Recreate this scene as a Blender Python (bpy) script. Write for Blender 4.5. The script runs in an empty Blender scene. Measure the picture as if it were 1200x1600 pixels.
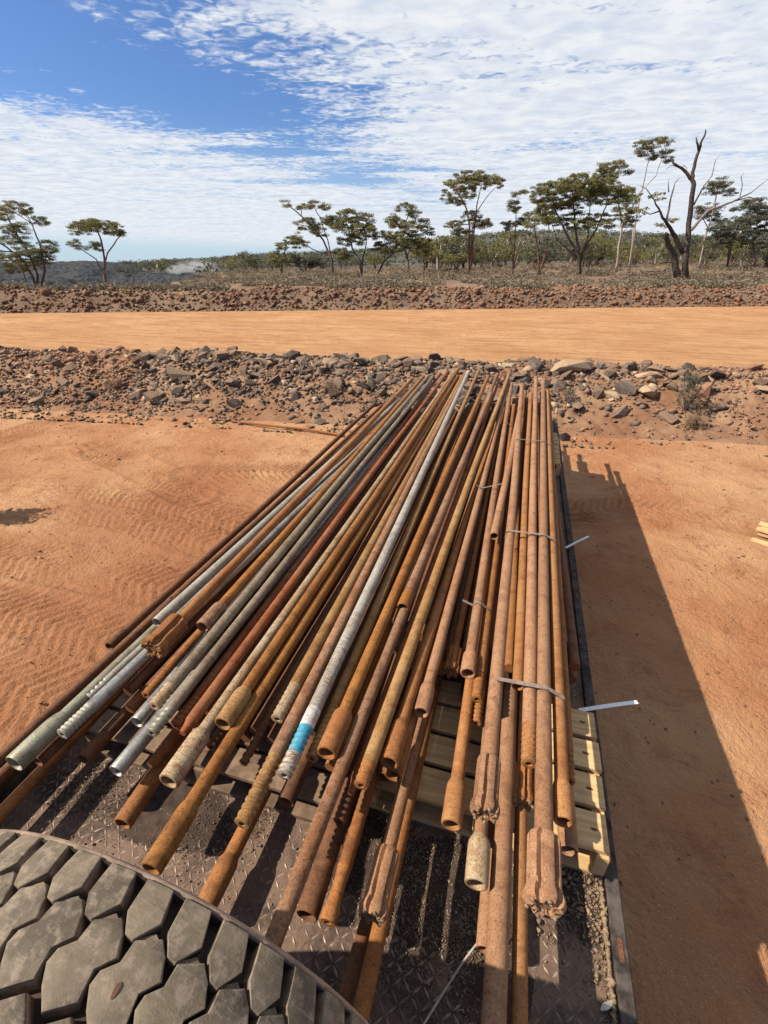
import bpy, bmesh, math, random
import numpy as np
from mathutils import Vector, Matrix
rnd = random.Random(7)
rng = np.random.default_rng(7)
S = bpy.context.scene
COL = S.collection
PI = math.pi

# ------------------------------------------------------------------ camera, sky, sun, exposure
H = 2.7                       # eye height over the yard, metres; world origin is the ground under the camera
FPX = 720.0                   # focal length in pixels of a 1200 px wide frame
TH = math.atan(385 / FPX)     # camera looks down by this
PSI = math.atan(238 * math.cos(TH) / FPX)   # trailer axis (+Y) is this far right of the view heading
cam = bpy.data.cameras.new('camera'); camo = bpy.data.objects.new('camera', cam); COL.objects.link(camo)
camo.location = (0, 0, H)
camo.rotation_euler = (PI / 2 - TH, 0, PSI)
cam.sensor_fit = 'HORIZONTAL'; cam.sensor_width = 36; cam.lens = 36 * FPX / 1200
cam.clip_start = 0.05; cam.clip_end = 3000
S.camera = camo
S.render.resolution_x = 768; S.render.resolution_y = 1024
S.view_settings.view_transform = 'Standard'; S.view_settings.look = 'None'
S.view_settings.gamma = 1; S.view_settings.use_curve_mapping = False
S.view_settings.exposure = 0.66
LD = Vector((0.93, 0.40, -1.0)).normalized()       # direction the sunlight travels
SUN_EL = math.asin(-LD.z); SUN_AZ = math.atan2(-LD.x, -LD.y)
sl = bpy.data.lights.new('sun', 'SUN'); sl.energy = 5.0; sl.angle = math.radians(0.5); sl.color = (1.0, 0.93, 0.82)
so = bpy.data.objects.new('sun', sl); COL.objects.link(so); so.location = (-20, -10, 30)
so.rotation_euler = LD.to_track_quat('-Z', 'Y').to_euler()

def rotz(v, a):
    c, s = math.cos(a), math.sin(a); return Vector((c * v[0] - s * v[1], s * v[0] + c * v[1], v[2]))
CF = rotz((0, math.cos(TH), -math.sin(TH)), PSI); CR = rotz((1, 0, 0), PSI); CU = rotz((0, math.sin(TH), math.cos(TH)), PSI)
def ray(x, y): return (CF * FPX + CR * (x - 600) + CU * (800 - y))
def at(x, y, z):
    """point at height z seen at photo pixel x, y"""
    d = ray(x, y); return Vector((0, 0, H)) + d * ((z - H) / d.z)
def atb(x, y, b):
    """point at forward ground distance b seen at photo pixel x, y"""
    d = ray(x, y); hf = Vector((-math.sin(PSI), math.cos(PSI), 0)); return Vector((0, 0, H)) + d * (b / d.dot(hf))
def ab2w(a, b, z=0.0): return Vector((a * math.cos(PSI) - b * math.sin(PSI), a * math.sin(PSI) + b * math.cos(PSI), z))

# --- world
W = bpy.data.worlds.new('World'); S.world = W; W.use_nodes = True
wt = W.node_tree; wt.nodes.clear()
class G:
    """tiny node-graph helper"""
    def __init__(s, t): s.t = t
    def n(s, typ, ins=None, **kw):
        nd = s.t.nodes.new(typ)
        for k, v in kw.items(): setattr(nd, k, v)
        for k, v in (ins or {}).items():
            sock = nd.inputs[k]
            if isinstance(v, bpy.types.NodeSocket): s.t.links.new(v, sock)
            elif hasattr(v, 'outputs'): s.t.links.new(v.outputs[0], sock)
            else: sock.default_value = v
        return nd
    def m(s, op, a, b=0.0, c=0.0, clamp=False):
        nd = s.n('ShaderNodeMath', {0: a, 1: b, 2: c}, operation=op); nd.use_clamp = clamp; return nd.outputs[0]
    def vm(s, op, a, b=(0, 0, 0)):
        nd = s.n('ShaderNodeVectorMath', {0: a, 1: b}, operation=op)
        return nd.outputs[1] if op in ('DOT_PRODUCT', 'LENGTH') else nd.outputs[0]
    def sstep(s, x, e0, e1):
        nd = s.n('ShaderNodeMapRange', {0: x, 1: e0, 2: e1, 3: 0.0, 4: 1.0}, interpolation_type='SMOOTHSTEP'); return nd.outputs[0]
    def mix(s, f, a, b, mode='MIX'):
        nd = s.n('ShaderNodeMix', data_type='RGBA', blend_type=mode)
        for i, v in ((0, f), (6, a), (7, b)):
            if isinstance(v, bpy.types.NodeSocket): s.t.links.new(v, nd.inputs[i])
            else: nd.inputs[i].default_value = (*v, 1) if isinstance(v, tuple) and len(v) == 3 else v
        return nd.outputs[2]
    def noise(s, vec, scale, detail=4, rough=0.55, dist=0.0, dims='3D'):
        return s.n('ShaderNodeTexNoise', {'Vector': vec, 'Scale': scale, 'Detail': detail, 'Roughness': rough, 'Distortion': dist}, noise_dimensions=dims).outputs[0]
g = G(wt)
geo = g.n('ShaderNodeTexCoord').outputs['Generated']
sky = g.n('ShaderNodeTexSky', sky_type='NISHITA', sun_disc=False, sun_elevation=SUN_EL, sun_rotation=SUN_AZ % (2 * PI), air_density=1.0, dust_density=0.6, ozone_density=2.2)
sep = g.n('ShaderNodeSeparateXYZ', {0: geo})
zc = g.m('MAXIMUM', sep.outputs[2], 0.02)
q = g.vm('DIVIDE', geo, g.n('ShaderNodeCombineXYZ', {0: zc, 1: zc, 2: 1.0}))
q = g.n('ShaderNodeMapping', {0: q, 2: (0, 0, -PSI)}).outputs[0]
q = g.vm('MULTIPLY', q, (1, 1, 0))
def halfplane(p1, p2, inside):
    n = ray(*p1).normalized().cross(ray(*p2).normalized()).normalized()
    if ray(*inside).dot(n) < 0: n = -n
    return n
wob = g.m('SUBTRACT', g.noise(q, 1.1, 3, 0.6), 0.5)
n1 = halfplane((370, 0), (600, 262), (900, 100)); n2 = halfplane((0, 128), (560, 258), (100, 300)); n3 = halfplane((0, 372), (500, 392), (300, 100))
d1 = g.m('ADD', g.vm('DOT_PRODUCT', geo, tuple(n1)), g.m('MULTIPLY', wob, 0.22))
d2 = g.m('ADD', g.vm('DOT_PRODUCT', geo, tuple(n2)), g.m('MULTIPLY', wob, 0.10))
d3 = g.m('ADD', g.vm('DOT_PRODUCT', geo, tuple(n3)), g.m('MULTIPLY', wob, 0.03))
cov = g.m('MAXIMUM', g.sstep(d1, -0.25, 0.15), g.sstep(d2, -0.07, 0.07))
fwd = g.vm('DOT_PRODUCT', geo, (-math.sin(PSI), math.cos(PSI), 0))
cov = g.m('MULTIPLY', cov, g.m('ADD', 0.45, g.m('MULTIPLY', g.sstep(g.m('ADD', fwd, g.m('MULTIPLY', wob, 0.8)), -0.35, 0.20), 0.55)))
# streaks: wide bands in the layer, then ripples, then fluff
qs = g.n('ShaderNodeMapping', {0: q, 2: (0, 0, math.radians(18)), 3: (0.35, 1.0, 1)}).outputs[0]
band = g.noise(qs, 1.3, 3, 0.6, 0.5)
qr = g.n('ShaderNodeMapping', {0: q, 2: (0, 0, math.radians(14)), 3: (0.78, 1.0, 1)}).outputs[0]
rip = g.noise(qr, 14.0, 2, 0.5, 0.9)
puff = g.noise(q, 26.0, 3, 0.6, 0.3)
tex = g.m('ADD', g.m('MULTIPLY', band, 0.95), g.m('ADD', g.m('MULTIPLY', rip, 0.56), g.m('ADD', g.m('MULTIPLY', g.noise(qr, 5.5, 3, 0.55, 0.8), 0.30), g.m('MULTIPLY', puff, 0.20))))
thr = g.m('SUBTRACT', 1.30, g.m('MULTIPLY', cov, 0.64))
den = g.sstep(g.m('SUBTRACT', tex, thr), 0.0, 0.30)
den = g.m('MULTIPLY', den, g.sstep(cov, 0.0, 0.22))
den = g.m('MULTIPLY', den, g.m('ADD', 0.06, g.m('MULTIPLY', g.sstep(d3, -0.010, 0.02), 0.90)))
shade = g.sstep(g.noise(qr, 5.0, 4, 0.6, 0.4), 0.3, 0.75)
ccol = g.mix(shade, (11.4, 11.7, 12.0), (8.2, 9.1, 10.6))
lowmix = g.sstep(sep.outputs[2], 0.22, 0.0)
skyc = g.mix(1.0, sky.outputs[0], (0.92, 1.20, 1.68), 'MULTIPLY')
skyc = g.mix(g.m('MULTIPLY', lowmix, 0.65), skyc, (8.0, 10.2, 12.0))
wc = g.mix(den, skyc, ccol)
bg = g.n('ShaderNodeBackground', {0: wc, 1: 0.05})
g.n('ShaderNodeOutputWorld', {0: bg})

# ------------------------------------------------------------------ materials
def mat(name, build):
    m = bpy.data.materials.new(name); m.use_nodes = True; t = m.node_tree; t.nodes.clear()
    gg = G(t); out = build(gg); gg.n('ShaderNodeOutputMaterial', {0: out}); return m
def bsdf(gg, col, rough=0.8, metal=0.0, normal=None, spec=0.3, extra=None):
    ins = {'Base Color': col, 'Roughness': rough, 'Metallic': metal, 'Specular IOR Level': spec}
    if isinstance(col, tuple) and len(col) == 3: ins['Base Color'] = (*col, 1)
    if normal is not None: ins['Normal'] = normal
    ins.update(extra or {})
    return gg.n('ShaderNodeBsdfPrincipled', ins).outputs[0]
def objvec(gg, rand=True):
    tc = gg.n('ShaderNodeTexCoord').outputs['Object']
    if not rand: return tc
    r = gg.n('ShaderNodeObjectInfo').outputs['Random']
    return gg.vm('ADD', tc, gg.n('ShaderNodeCombineXYZ', {0: gg.m('MULTIPLY', r, 37.0), 1: gg.m('MULTIPLY', r, 91.0), 2: gg.m('MULTIPLY', r, 53.0)}).outputs[0])
def bump(gg, h, dist, strength=1.0): return gg.n('ShaderNodeBump', {'Height': h, 'Distance': dist, 'Strength': strength}).outputs[0]

def rust(name, dark, mid, light, ring=0.5, metal=0.0, rough=0.78, patch=0.5, fine=0.0006, val=0.68, satv=1.12):
    def b(gg):
        v = objvec(gg)
        big = gg.noise(gg.vm('MULTIPLY', v, (6, 3, 6)), 1.0, 5, 0.6)
        med = gg.noise(v, 34, 5, 0.65, 0.3)
        fn = gg.noise(v, 190, 4, 0.7)
        rg = gg.noise(gg.vm('MULTIPLY', v, (30, 190, 30)), 1.0, 3, 0.6, 0.7)
        env = gg.sstep(gg.noise(gg.vm('MULTIPLY', v, (1.5, 1.6, 1.5)), 1.0, 2), 0.40, 0.66)
        f1 = gg.sstep(gg.m('ADD', gg.m('MULTIPLY', big, 0.55), gg.m('MULTIPLY', med, 0.45)), 0.36, 0.62)
        c = gg.mix(f1, mid, light)
        f2 = gg.m('MULTIPLY', gg.m('MULTIPLY', gg.sstep(rg, 0.47, 0.66), env), ring)
        c = gg.mix(f2, c, dark)
        c = gg.mix(gg.m('MULTIPLY', gg.sstep(gg.noise(v, 70, 4, 0.7), 0.52, 0.72), patch), c, dark)
        c = gg.mix(gg.m('MULTIPLY', gg.sstep(fn, 0.46, 0.68), 0.55), c, tuple(x * 0.6 for x in dark))
        c = gg.mix(gg.m('MULTIPLY', gg.sstep(fn, 0.42, 0.30), 0.45), c, tuple(min(1, x * 1.25) for x in light))
        r = gg.n('ShaderNodeObjectInfo').outputs['Random']
        sp = gg.sstep(gg.noise(v, 16, 3, 0.6, .4), .5, .68); c = gg.mix(gg.m('MULTIPLY', sp, 0.45), c, dark)
        c = gg.n('ShaderNodeHueSaturation', {'Saturation': satv, 'Value': gg.m('MULTIPLY', val, gg.m('ADD', 0.86, gg.m('MULTIPLY', r, 0.28))), 'Color': c}).outputs[0]
        h = gg.m('ADD', gg.m('MULTIPLY', fn, 0.5), gg.m('ADD', gg.m('MULTIPLY', med, 1.2), gg.m('MULTIPLY', rg, ring)))
        mt = gg.m('MULTIPLY', gg.m('SUBTRACT', 1.0, f2), metal)
        return bsdf(gg, c, gg.m('ADD', rough - 0.08, gg.m('MULTIPLY', med, 0.2)), mt, bump(gg, h, fine * 2.2), 0.25)
    return mat(name, b)
M = {}
M['orange'] = rust('orange_rust', (.10, .042, .022), (.345, .138, .052), (.46, .22, .085), .5, patch=.65)
M['brown'] = rust('brown_rust', (.12, .052, .03), (.36, .15, .065), (.46, .22, .10), .35)
M['red'] = rust('red_rust', (.11, .035, .02), (.35, .11, .05), (.43, .20, .11), .45)
M['mottled'] = rust('mottled_pale_rust', (.16, .068, .033), (.38, .225, .115), (.52, .41, .27), .6, patch=.9)
M['yellow'] = rust('yellow_rust', (.16, .07, .032), (.38, .195, .08), (.48, .305, .15), .8, patch=.55)
M['purple'] = rust('purple_brown_rust', (.10, .042, .026), (.30, .135, .068), (.41, .25, .155), .55, patch=.85)
M['dusty'] = rust('dusty_pink_rust', (.16, .07, .038), (.37, .185, .098), (.46, .26, .15), .25, patch=.55, satv=1.08)
M['dustyorange'] = rust('dusty_orange_rust', (.19, .08, .035), (.41, .185, .085), (.49, .26, .13), .35, patch=.5)
M['grey'] = rust('grey_worn_steel', (.11, .062, .038), (.25, .175, .11), (.37, .30, .21), .5, .25, .62, patch=.45)
M['silver'] = rust('pale_galvanised_steel', (.25, .20, .15), (.38, .34, .27), (.53, .49, .40), .7, .25, .55, patch=.45)
M['white'] = rust('silver_mottled_steel', (.24, .13, .07), (.48, .42, .34), (.62, .57, .48), 1.0, .15, .55, patch=.45)
M['chrome'] = rust('smooth_bright_steel', (.14, .10, .07), (.44, .41, .36), (.60, .57, .52), .5, .6, .4, patch=.4, fine=.0002)
M['olive'] = rust('greenish_galvanised_steel', (.15, .11, .06), (.31, .28, .20), (.44, .41, .31), .45, .3, .5, patch=.3)
M['blue'] = rust('light_blue_paint_on_steel', (.24, .25, .26), (.06, .38, .53), (.17, .48, .62), .6, .0, .5, patch=.6)
M['whitepaint'] = rust('worn_white_paint', (.34, .24, .17), (.60, .59, .55), (.76, .76, .73), .9, patch=.5)
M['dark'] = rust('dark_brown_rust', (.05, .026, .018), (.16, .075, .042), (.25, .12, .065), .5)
def simple(name, col, var=0.25, scale=20, rough=0.8, metal=0.0, bd=0.002, rand=True, spec=0.3):
    def b(gg):
        v = objvec(gg, rand); n = gg.noise(v, scale, 6, 0.65)
        c = gg.mix(gg.sstep(n, 0.3, 0.7), tuple(x * (1 - var) for x in col), tuple(min(1, x * (1 + var)) for x in col))
        if rand:
            r = gg.n('ShaderNodeObjectInfo').outputs['Random']
            c = gg.n('ShaderNodeHueSaturation', {'Value': gg.m('ADD', 0.8, gg.m('MULTIPLY', r, 0.4)), 'Color': c}).outputs[0]
        return bsdf(gg, c, rough, metal, bump(gg, n, bd), spec)
    return mat(name, b)
def sand(name, base, red, pale, fine=0.012, scale=1.0, streak=None, turned=None):
    def b(gg):
        v = gg.n('ShaderNodeNewGeometry').outputs['Position']
        big = gg.noise(v, 0.45 * scale, 4, 0.6); md = gg.noise(v, 2.7 * scale, 6, 0.7, 0.4); fn = gg.noise(v, 30 * scale, 5, 0.7); vf = gg.noise(v, 130 * scale, 2, 0.6)
        c = gg.mix(gg.sstep(big, 0.35, 0.68), base, pale)
        c = gg.mix(gg.m('MULTIPLY', gg.sstep(md, 0.5, 0.74), 0.75), c, red)
        c = gg.mix(gg.m('MULTIPLY', gg.sstep(fn, 0.55, 0.8), 0.3), c, tuple(x * .55 for x in red))
        c = gg.mix(gg.m('MULTIPLY', gg.sstep(vf, 0.60, 0.72), 0.55), c, tuple(min(1, x * 1.5) for x in pale))
        if turned: c = gg.mix(gg.m('MULTIPLY', gg.n('ShaderNodeAttribute', attribute_name='turned').outputs['Fac'], 0.8), c, turned)
        h = gg.m('ADD', gg.m('MULTIPLY', md, 1.0), gg.m('ADD', gg.m('MULTIPLY', fn, 0.42), gg.m('MULTIPLY', vf, 0.12)))
        if streak:
            sv = gg.n('ShaderNodeMapping', {0: v, 2: (0, 0, -PSI - math.radians(1.5)), 3: (0.22, 1.6, 1)}).outputs[0]
            st = gg.noise(sv, 1.6, 5, 0.65, 0.2)
            c = gg.mix(gg.m('MULTIPLY', gg.sstep(st, 0.46, 0.64), 0.6), c, streak)
            h = gg.m('ADD', h, gg.m('MULTIPLY', st, 0.8))
        return bsdf(gg, c, 0.95, 0, bump(gg, h, fine), 0.1)
    return mat(name, b)
M['sand'] = sand('red_sand', (.365, .158, .070), (.235, .086, .039), (.49, .275, .138), 0.075, turned=(.31, .128, .058))
M['road'] = sand('graded_dirt', (.405, .205, .088), (.27, .115, .050), (.47, .265, .122), 0.09, 0.7, streak=(.27, .125, .062))
M['bermsoil'] = sand('berm_soil', (.25, .122, .064), (.155, .075, .045), (.33, .195, .11), 0.05, 1.6)
M['scrubsoil'] = sand('scrub_soil', (.16, .10, .062), (.15, .07, .042), (.22, .15, .095), 0.08, 0.5)
def rockmat(name, c1, c2, dust):
    def b(gg):
        v = objvec(gg); n = gg.noise(v, 7, 6, 0.7); n2 = gg.noise(v, 30, 5, 0.7)
        c = gg.mix(gg.sstep(n, 0.32, 0.68), c1, c2)
        up = gg.n('ShaderNodeSeparateXYZ', {0: gg.n('ShaderNodeNewGeometry').outputs['Normal']}).outputs[2]
        d = gg.m('MULTIPLY', gg.sstep(gg.m('ADD', up, gg.m('MULTIPLY', n2, 0.6)), 0.75, 1.35), 0.75)
        c = gg.mix(d, c, dust)
        r = gg.n('ShaderNodeObjectInfo').outputs['Random']
        c = gg.n('ShaderNodeHueSaturation', {'Value': gg.m('ADD', 0.7, gg.m('MULTIPLY', r, 0.6)), 'Color': c}).outputs[0]
        return bsdf(gg, c, 0.92, 0, bump(gg, gg.m('ADD', n, gg.m('MULTIPLY', n2, .5)), 0.02), 0.15)
    return mat(name, b)
M['rock_dark'] = rockmat('dark_grey_rock', (.075, .062, .05), (.155, .125, .095), (.25, .155, .10))
M['rock_brown'] = rockmat('brown_rock', (.13, .09, .063), (.24, .16, .105), (.30, .18, .11))
M['rock_pale'] = rockmat('pale_tan_rock', (.33, .235, .14), (.42, .31, .195), (.38, .245, .14))
M['rock_red'] = rockmat('red_clod', (.18, .088, .05), (.26, .135, .078), (.32, .18, .105))
M['bankred'] = rockmat('bank_clod', (.145, .068, .038), (.225, .115, .064), (.29, .16, .09))
def heapmat(gg):
    v = gg.n('ShaderNodeNewGeometry').outputs['Position']; n = gg.noise(v, 1.6, 6, 0.8); n2 = gg.noise(v, .22, 3, .6)
    c = gg.mix(gg.sstep(n, .35, .65), (.020, .024, .028), (.10, .105, .105)); c = gg.mix(gg.m('MULTIPLY', gg.sstep(n2, .5, .7), .4), c, (.12, .10, .075))
    return bsdf(gg, c, .95, 0, bump(gg, n, .5), .1)
M['heap'] = mat('grey_waste_rock', heapmat)
def hillmat(gg):
    v = gg.n('ShaderNodeNewGeometry').outputs['Position']; n = gg.noise(v, .16, 6, 0.75); n2 = gg.noise(v, .03, 3, .6)
    c = gg.mix(gg.sstep(n, .4, .6), (.06, .07, .055), (.15, .14, .115)); c = gg.mix(gg.m('MULTIPLY', gg.sstep(n2, .5, .7), .6), c, (.19, .15, .12))
    return bsdf(gg, c, 1, 0, bump(gg, n, 2.0), .0)
M['hill'] = mat('far_scrub_hill', hillmat)
def deckmat(gg):
    v = gg.n('ShaderNodeNewGeometry').outputs['Position']; n = gg.noise(v, 5, 6, 0.7, .5); n2 = gg.noise(v, 60, 4, .7)
    c = gg.mix(gg.sstep(n, .35, .6), (.045, .029, .021), (.16, .10, .066)); c = gg.mix(gg.m('MULTIPLY', gg.sstep(n2, .45, .7), .5), c, (.21, .13, .085))
    return bsdf(gg, c, .72, .15, bump(gg, gg.m('ADD', n2, n), .002), .3)
M['deck'] = mat('dusty_tread_plate', deckmat)
def lozmat(gg):
    v = gg.n('ShaderNodeNewGeometry').outputs['Position']; n = gg.noise(v, 9, 5, 0.7); n2 = gg.noise(v, 90, 3, .6)
    c = gg.mix(gg.sstep(n, .4, .62), (.14, .088, .06), (.27, .19, .135)); 
    return bsdf(gg, c, .5, gg.m('MULTIPLY', gg.sstep(n2, .45, .6), .5), bump(gg, n2, .001), .4)
M['lozenge'] = mat('worn_tread_ridge', lozmat)
M['rail'] = simple('black_painted_steel', (.060, .048, .040), .6, 22, .85, 0.0, spec=.12)
M['dirtgravel'] = simple('deck_gravel', (.23, .155, .09), .5, 9, .9, rand=False)
M['dirtdark'] = simple('dark_deck_dirt', (.05, .032, .022), .4, 25, .95, rand=False)
def woodmat(gg):
    v = objvec(gg); w = gg.noise(gg.vm('MULTIPLY', v, (3, 60, 60)), 1.0, 4, .6, .6); n = gg.noise(v, 6, 3)
    c = gg.mix(gg.sstep(w, .3, .7), (.44, .27, .115), (.62, .42, .20)); c = gg.mix(gg.m('MULTIPLY', gg.sstep(n, .5, .7), .5), c, (.24, .15, .08))
    return bsdf(gg, c, .8, 0, bump(gg, w, .001), .2)
M['wood'] = mat('pallet_wood', woodmat)
M['wood_shaded'] = simple('shade_darkened_wood', (.16, .10, .06), .4, 14, .85)  # darker wood colour stands in for the shade on the left pallet
def rubber(gg):
    v = objvec(gg); n = gg.noise(v, 9, 5, .65, .6); n2 = gg.noise(v, 45, 4, .7); sc = gg.noise(gg.vm('MULTIPLY', v, (9, 60, 20)), 1.0, 3, .6, 1.5); vf = gg.noise(v, 400, 2, .5)
    c = gg.mix(gg.sstep(n, .35, .66), (.078, .058, .037), (.175, .132, .082)); c = gg.mix(gg.m('MULTIPLY', gg.sstep(n2, .46, .66), .75), c, (.25, .185, .13))
    c = gg.mix(gg.m('MULTIPLY', gg.sstep(sc, .58, .70), .45), c, (.24, .205, .15))
    c = gg.mix(gg.m('MULTIPLY', gg.sstep(vf, .55, .7), .25), c, (.06, .055, .05))
    return bsdf(gg, c, .80, 0, bump(gg, gg.m('ADD', n2, gg.m('ADD', sc, gg.m('MULTIPLY', vf, .3))), .0012), .35)
M['rubber'] = mat('worn_dusty_rubber', rubber)
M['rubberdust'] = simple('dusty_rubber_groove', (.24, .165, .115), .35, 25, .9)
M['rubberside'] = simple('dust_coated_rubber_side', (.17, .115, .078), .45, 30, .95)
M['groove'] = simple('shade_darkened_rubber', (.065, .048, .036), .35, 25, .95)  # carcass colour darkened to imitate shadow in the tread grooves
M['strap'] = simple('steel_strap', (.27, .20, .145), .3, 60, .5, .5, .0003)
M['paletag'] = simple('weathered_white_strap', (.66, .66, .62), .15, 120, .5, 0, .0003)
M['cable'] = simple('dusty_cable', (.34, .28, .22), .2, 60, .7)
def leafm(name, c1, c2):
    def b(gg):
        at_ = gg.n('ShaderNodeAttribute', attribute_name='tint').outputs['Fac']
        c = gg.mix(at_, c1, c2)
        p = bsdf(gg, c, .6, 0, None, .3)
        tr = gg.n('ShaderNodeBsdfTranslucent', {0: c}).outputs[0]
        return gg.n('ShaderNodeMixShader', {0: .25, 1: p, 2: tr}).outputs[0]
    return mat(name, b)
M['leaf'] = leafm('gum_leaves', (.075, .074, .026), (.31, .27, .095))
M['leafbright'] = leafm('fresh_gum_leaves', (.080, .082, .026), (.29, .26, .08))
M['leafgrey'] = leafm('grey_green_leaves', (.055, .056, .034), (.185, .175, .105))
M['saltbush'] = leafm('saltbush_leaves', (.095, .075, .046), (.29, .225, .14))
M['drygrass'] = leafm('dry_twigs', (.20, .12, .06), (.34, .23, .12))
M['bark'] = simple('brown_bark', (.115, .078, .058), .4, 6, .9, bd=.02)
M['barkred'] = simple('red_brown_bark', (.17, .082, .055), .4, 6, .85, bd=.02)
M['barkpale'] = simple('pale_bark', (.34, .26, .20), .35, 5, .85, bd=.02)
M['deadwood'] = simple('dark_dead_wood', (.060, .042, .034), .5, 6, .9, bd=.02)
M['deadpale'] = simple('weathered_dead_branches', (.20, .165, .14), .4, 6, .9, bd=.01)
M['stone'] = simple('white_stone', (.62, .52, .40), .2, 12, .9)

# ------------------------------------------------------------------ object helpers
def mesh_np(name, V, Fc, material, smooth=False, tint=None):
    V = np.asarray(V, np.float32); me = bpy.data.meshes.new(name)
    if isinstance(Fc, np.ndarray):
        k = Fc.shape[1]; me.vertices.add(len(V)); me.vertices.foreach_set('co', V.ravel())
        me.loops.add(Fc.size); me.loops.foreach_set('vertex_index', Fc.astype(np.int32).ravel())
        me.polygons.add(len(Fc)); me.polygons.foreach_set('loop_start', np.arange(0, Fc.size, k, dtype=np.int32))
        me.update(calc_edges=True)
    else: me.from_pydata([tuple(map(float, v)) for v in V], [], Fc)
    if smooth: me.polygons.foreach_set('use_smooth', np.ones(len(me.polygons), bool))
    if tint is not None:
        a = me.attributes.new('tint', 'FLOAT', 'POINT'); a.data.foreach_set('value', np.asarray(tint, np.float32))
    me.materials.append(material); me.validate(); return me
def link(name, me, parent=None, loc=None, rot=None):
    o = bpy.data.objects.new(name, me); COL.objects.link(o)
    if parent is not None: o.parent = parent
    if loc is not None: o.location = loc
    if rot is not None: o.rotation_euler = rot
    return o
def tag(o, label=None, cat=None, group=None, kind=None):
    if label: o['label'] = label
    if cat: o['category'] = cat
    if group: o['group'] = group
    if kind: o['kind'] = kind
    return o
class MB:
    def __init__(s): s.v = []; s.f = []
    def add(s, V, Fc):
        o = len(s.v); s.v += [tuple(v) for v in V]; s.f += [tuple(i + o for i in f) for f in Fc]
    def box(s, x0, x1, y0, y1, z0, z1, j=0.0):
        V = [(x + rnd.uniform(-j, j), y + rnd.uniform(-j, j), z) for z in (z0, z1) for y in (y0, y1) for x in (x0, x1)]
        s.add(V, [(0, 2, 3, 1), (4, 5, 7, 6), (0, 1, 5, 4), (2, 6, 7, 3), (0, 4, 6, 2), (1, 3, 7, 5)])
    def lathe(s, prof, seg=16, axis='y', cap0=False, cap1=False, fn=None):
        """prof: (along, radius) pairs; runs along +Y"""
        V = []; Fc = []
        for i, (t, r) in enumerate(prof):
            for k in range(seg):
                a = 2 * PI * k / seg; rr, tt = (r, t) if fn is None else fn(t, r, a, i)
                V.append((rr * math.cos(a), tt, rr * math.sin(a)))
        for i in range(len(prof) - 1):
            for k in range(seg):
                k2 = (k + 1) % seg; Fc.append((i * seg + k, i * seg + k2, (i + 1) * seg + k2, (i + 1) * seg + k))
        if cap0: Fc.append(tuple(range(seg))[::-1])
        if cap1: Fc.append(tuple((len(prof) - 1) * seg + k for k in range(seg)))
        s.add(V, Fc)
    def tube(s, pts, rads, seg=7, cap=True):
        pts = [Vector(p) for p in pts]; V = []; Fc = []; n = len(pts)
        up = Vector((0.3, 0.2, 1)).normalized()
        for i, p in enumerate(pts):
            d = (pts[min(i + 1, n - 1)] - pts[max(i - 1, 0)]).normalized()
            u = d.cross(up)
            if u.length < .05: u = d.cross(Vector((1, 0, 0)))
            u.normalize(); w = d.cross(u)
            for k in range(seg):
                a = 2 * PI * k / seg; V.append(p + (u * math.cos(a) + w * math.sin(a)) * rads[i])
        for i in range(n - 1):
            for k in range(seg):
                k2 = (k + 1) % seg; Fc.append((i * seg + k, (i + 1) * seg + k, (i + 1) * seg + k2, i * seg + k2))
        if cap: Fc.append(tuple(range(seg))); Fc.append(tuple((n - 1) * seg + k for k in range(seg))[::-1])
        s.add(V, Fc)
    def mesh(s, name, m, smooth=False):
        me = mesh_np(name, s.v, s.f, m, smooth)
        return me
def smooth_by_angle(me, deg=40):
    bm = bmesh.new(); bm.from_mesh(me); bmesh.ops.recalc_face_normals(bm, faces=bm.faces)
    for e in bm.edges: e.smooth = not (len(e.link_faces) == 2 and e.calc_face_angle(0) > math.radians(deg))
    for f in bm.faces: f.smooth = True
    bm.to_mesh(me); bm.free(); return me
def bevel(me, w, seg=1):
    bm = bmesh.new(); bm.from_mesh(me); bmesh.ops.recalc_face_normals(bm, faces=bm.faces)
    bmesh.ops.bevel(bm, geom=list(bm.edges), offset=w, segments=seg, affect='EDGES', clamp_overlap=True)
    bm.to_mesh(me); bm.free(); return me

# value noise for terrain
_lat = rng.random((256, 256)).astype(np.float64)
def vnoise(x, y):
    xi = np.floor(x).astype(int); yi = np.floor(y).astype(int); fx = x - xi; fy = y - yi
    fx = fx * fx * (3 - 2 * fx); fy = fy * fy * (3 - 2 * fy)
    a = _lat[xi % 256, yi % 256]; b = _lat[(xi + 1) % 256, yi % 256]; c = _lat[xi % 256, (yi + 1) % 256]; d = _lat[(xi + 1) % 256, (yi + 1) % 256]
    return (a * (1 - fx) + b * fx) * (1 - fy) + (c * (1 - fx) + d * fx) * fy
def fbm(x, y, sc, oct=4, g=0.5):
    t = 0; am = 1; s = 0
    for o in range(oct):
        t = t + am * (vnoise(x * sc + 17.3 * o, y * sc + 9.1 * o) - .5); s += am; am *= g; sc *= 2.03
    return t / s * 2

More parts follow.
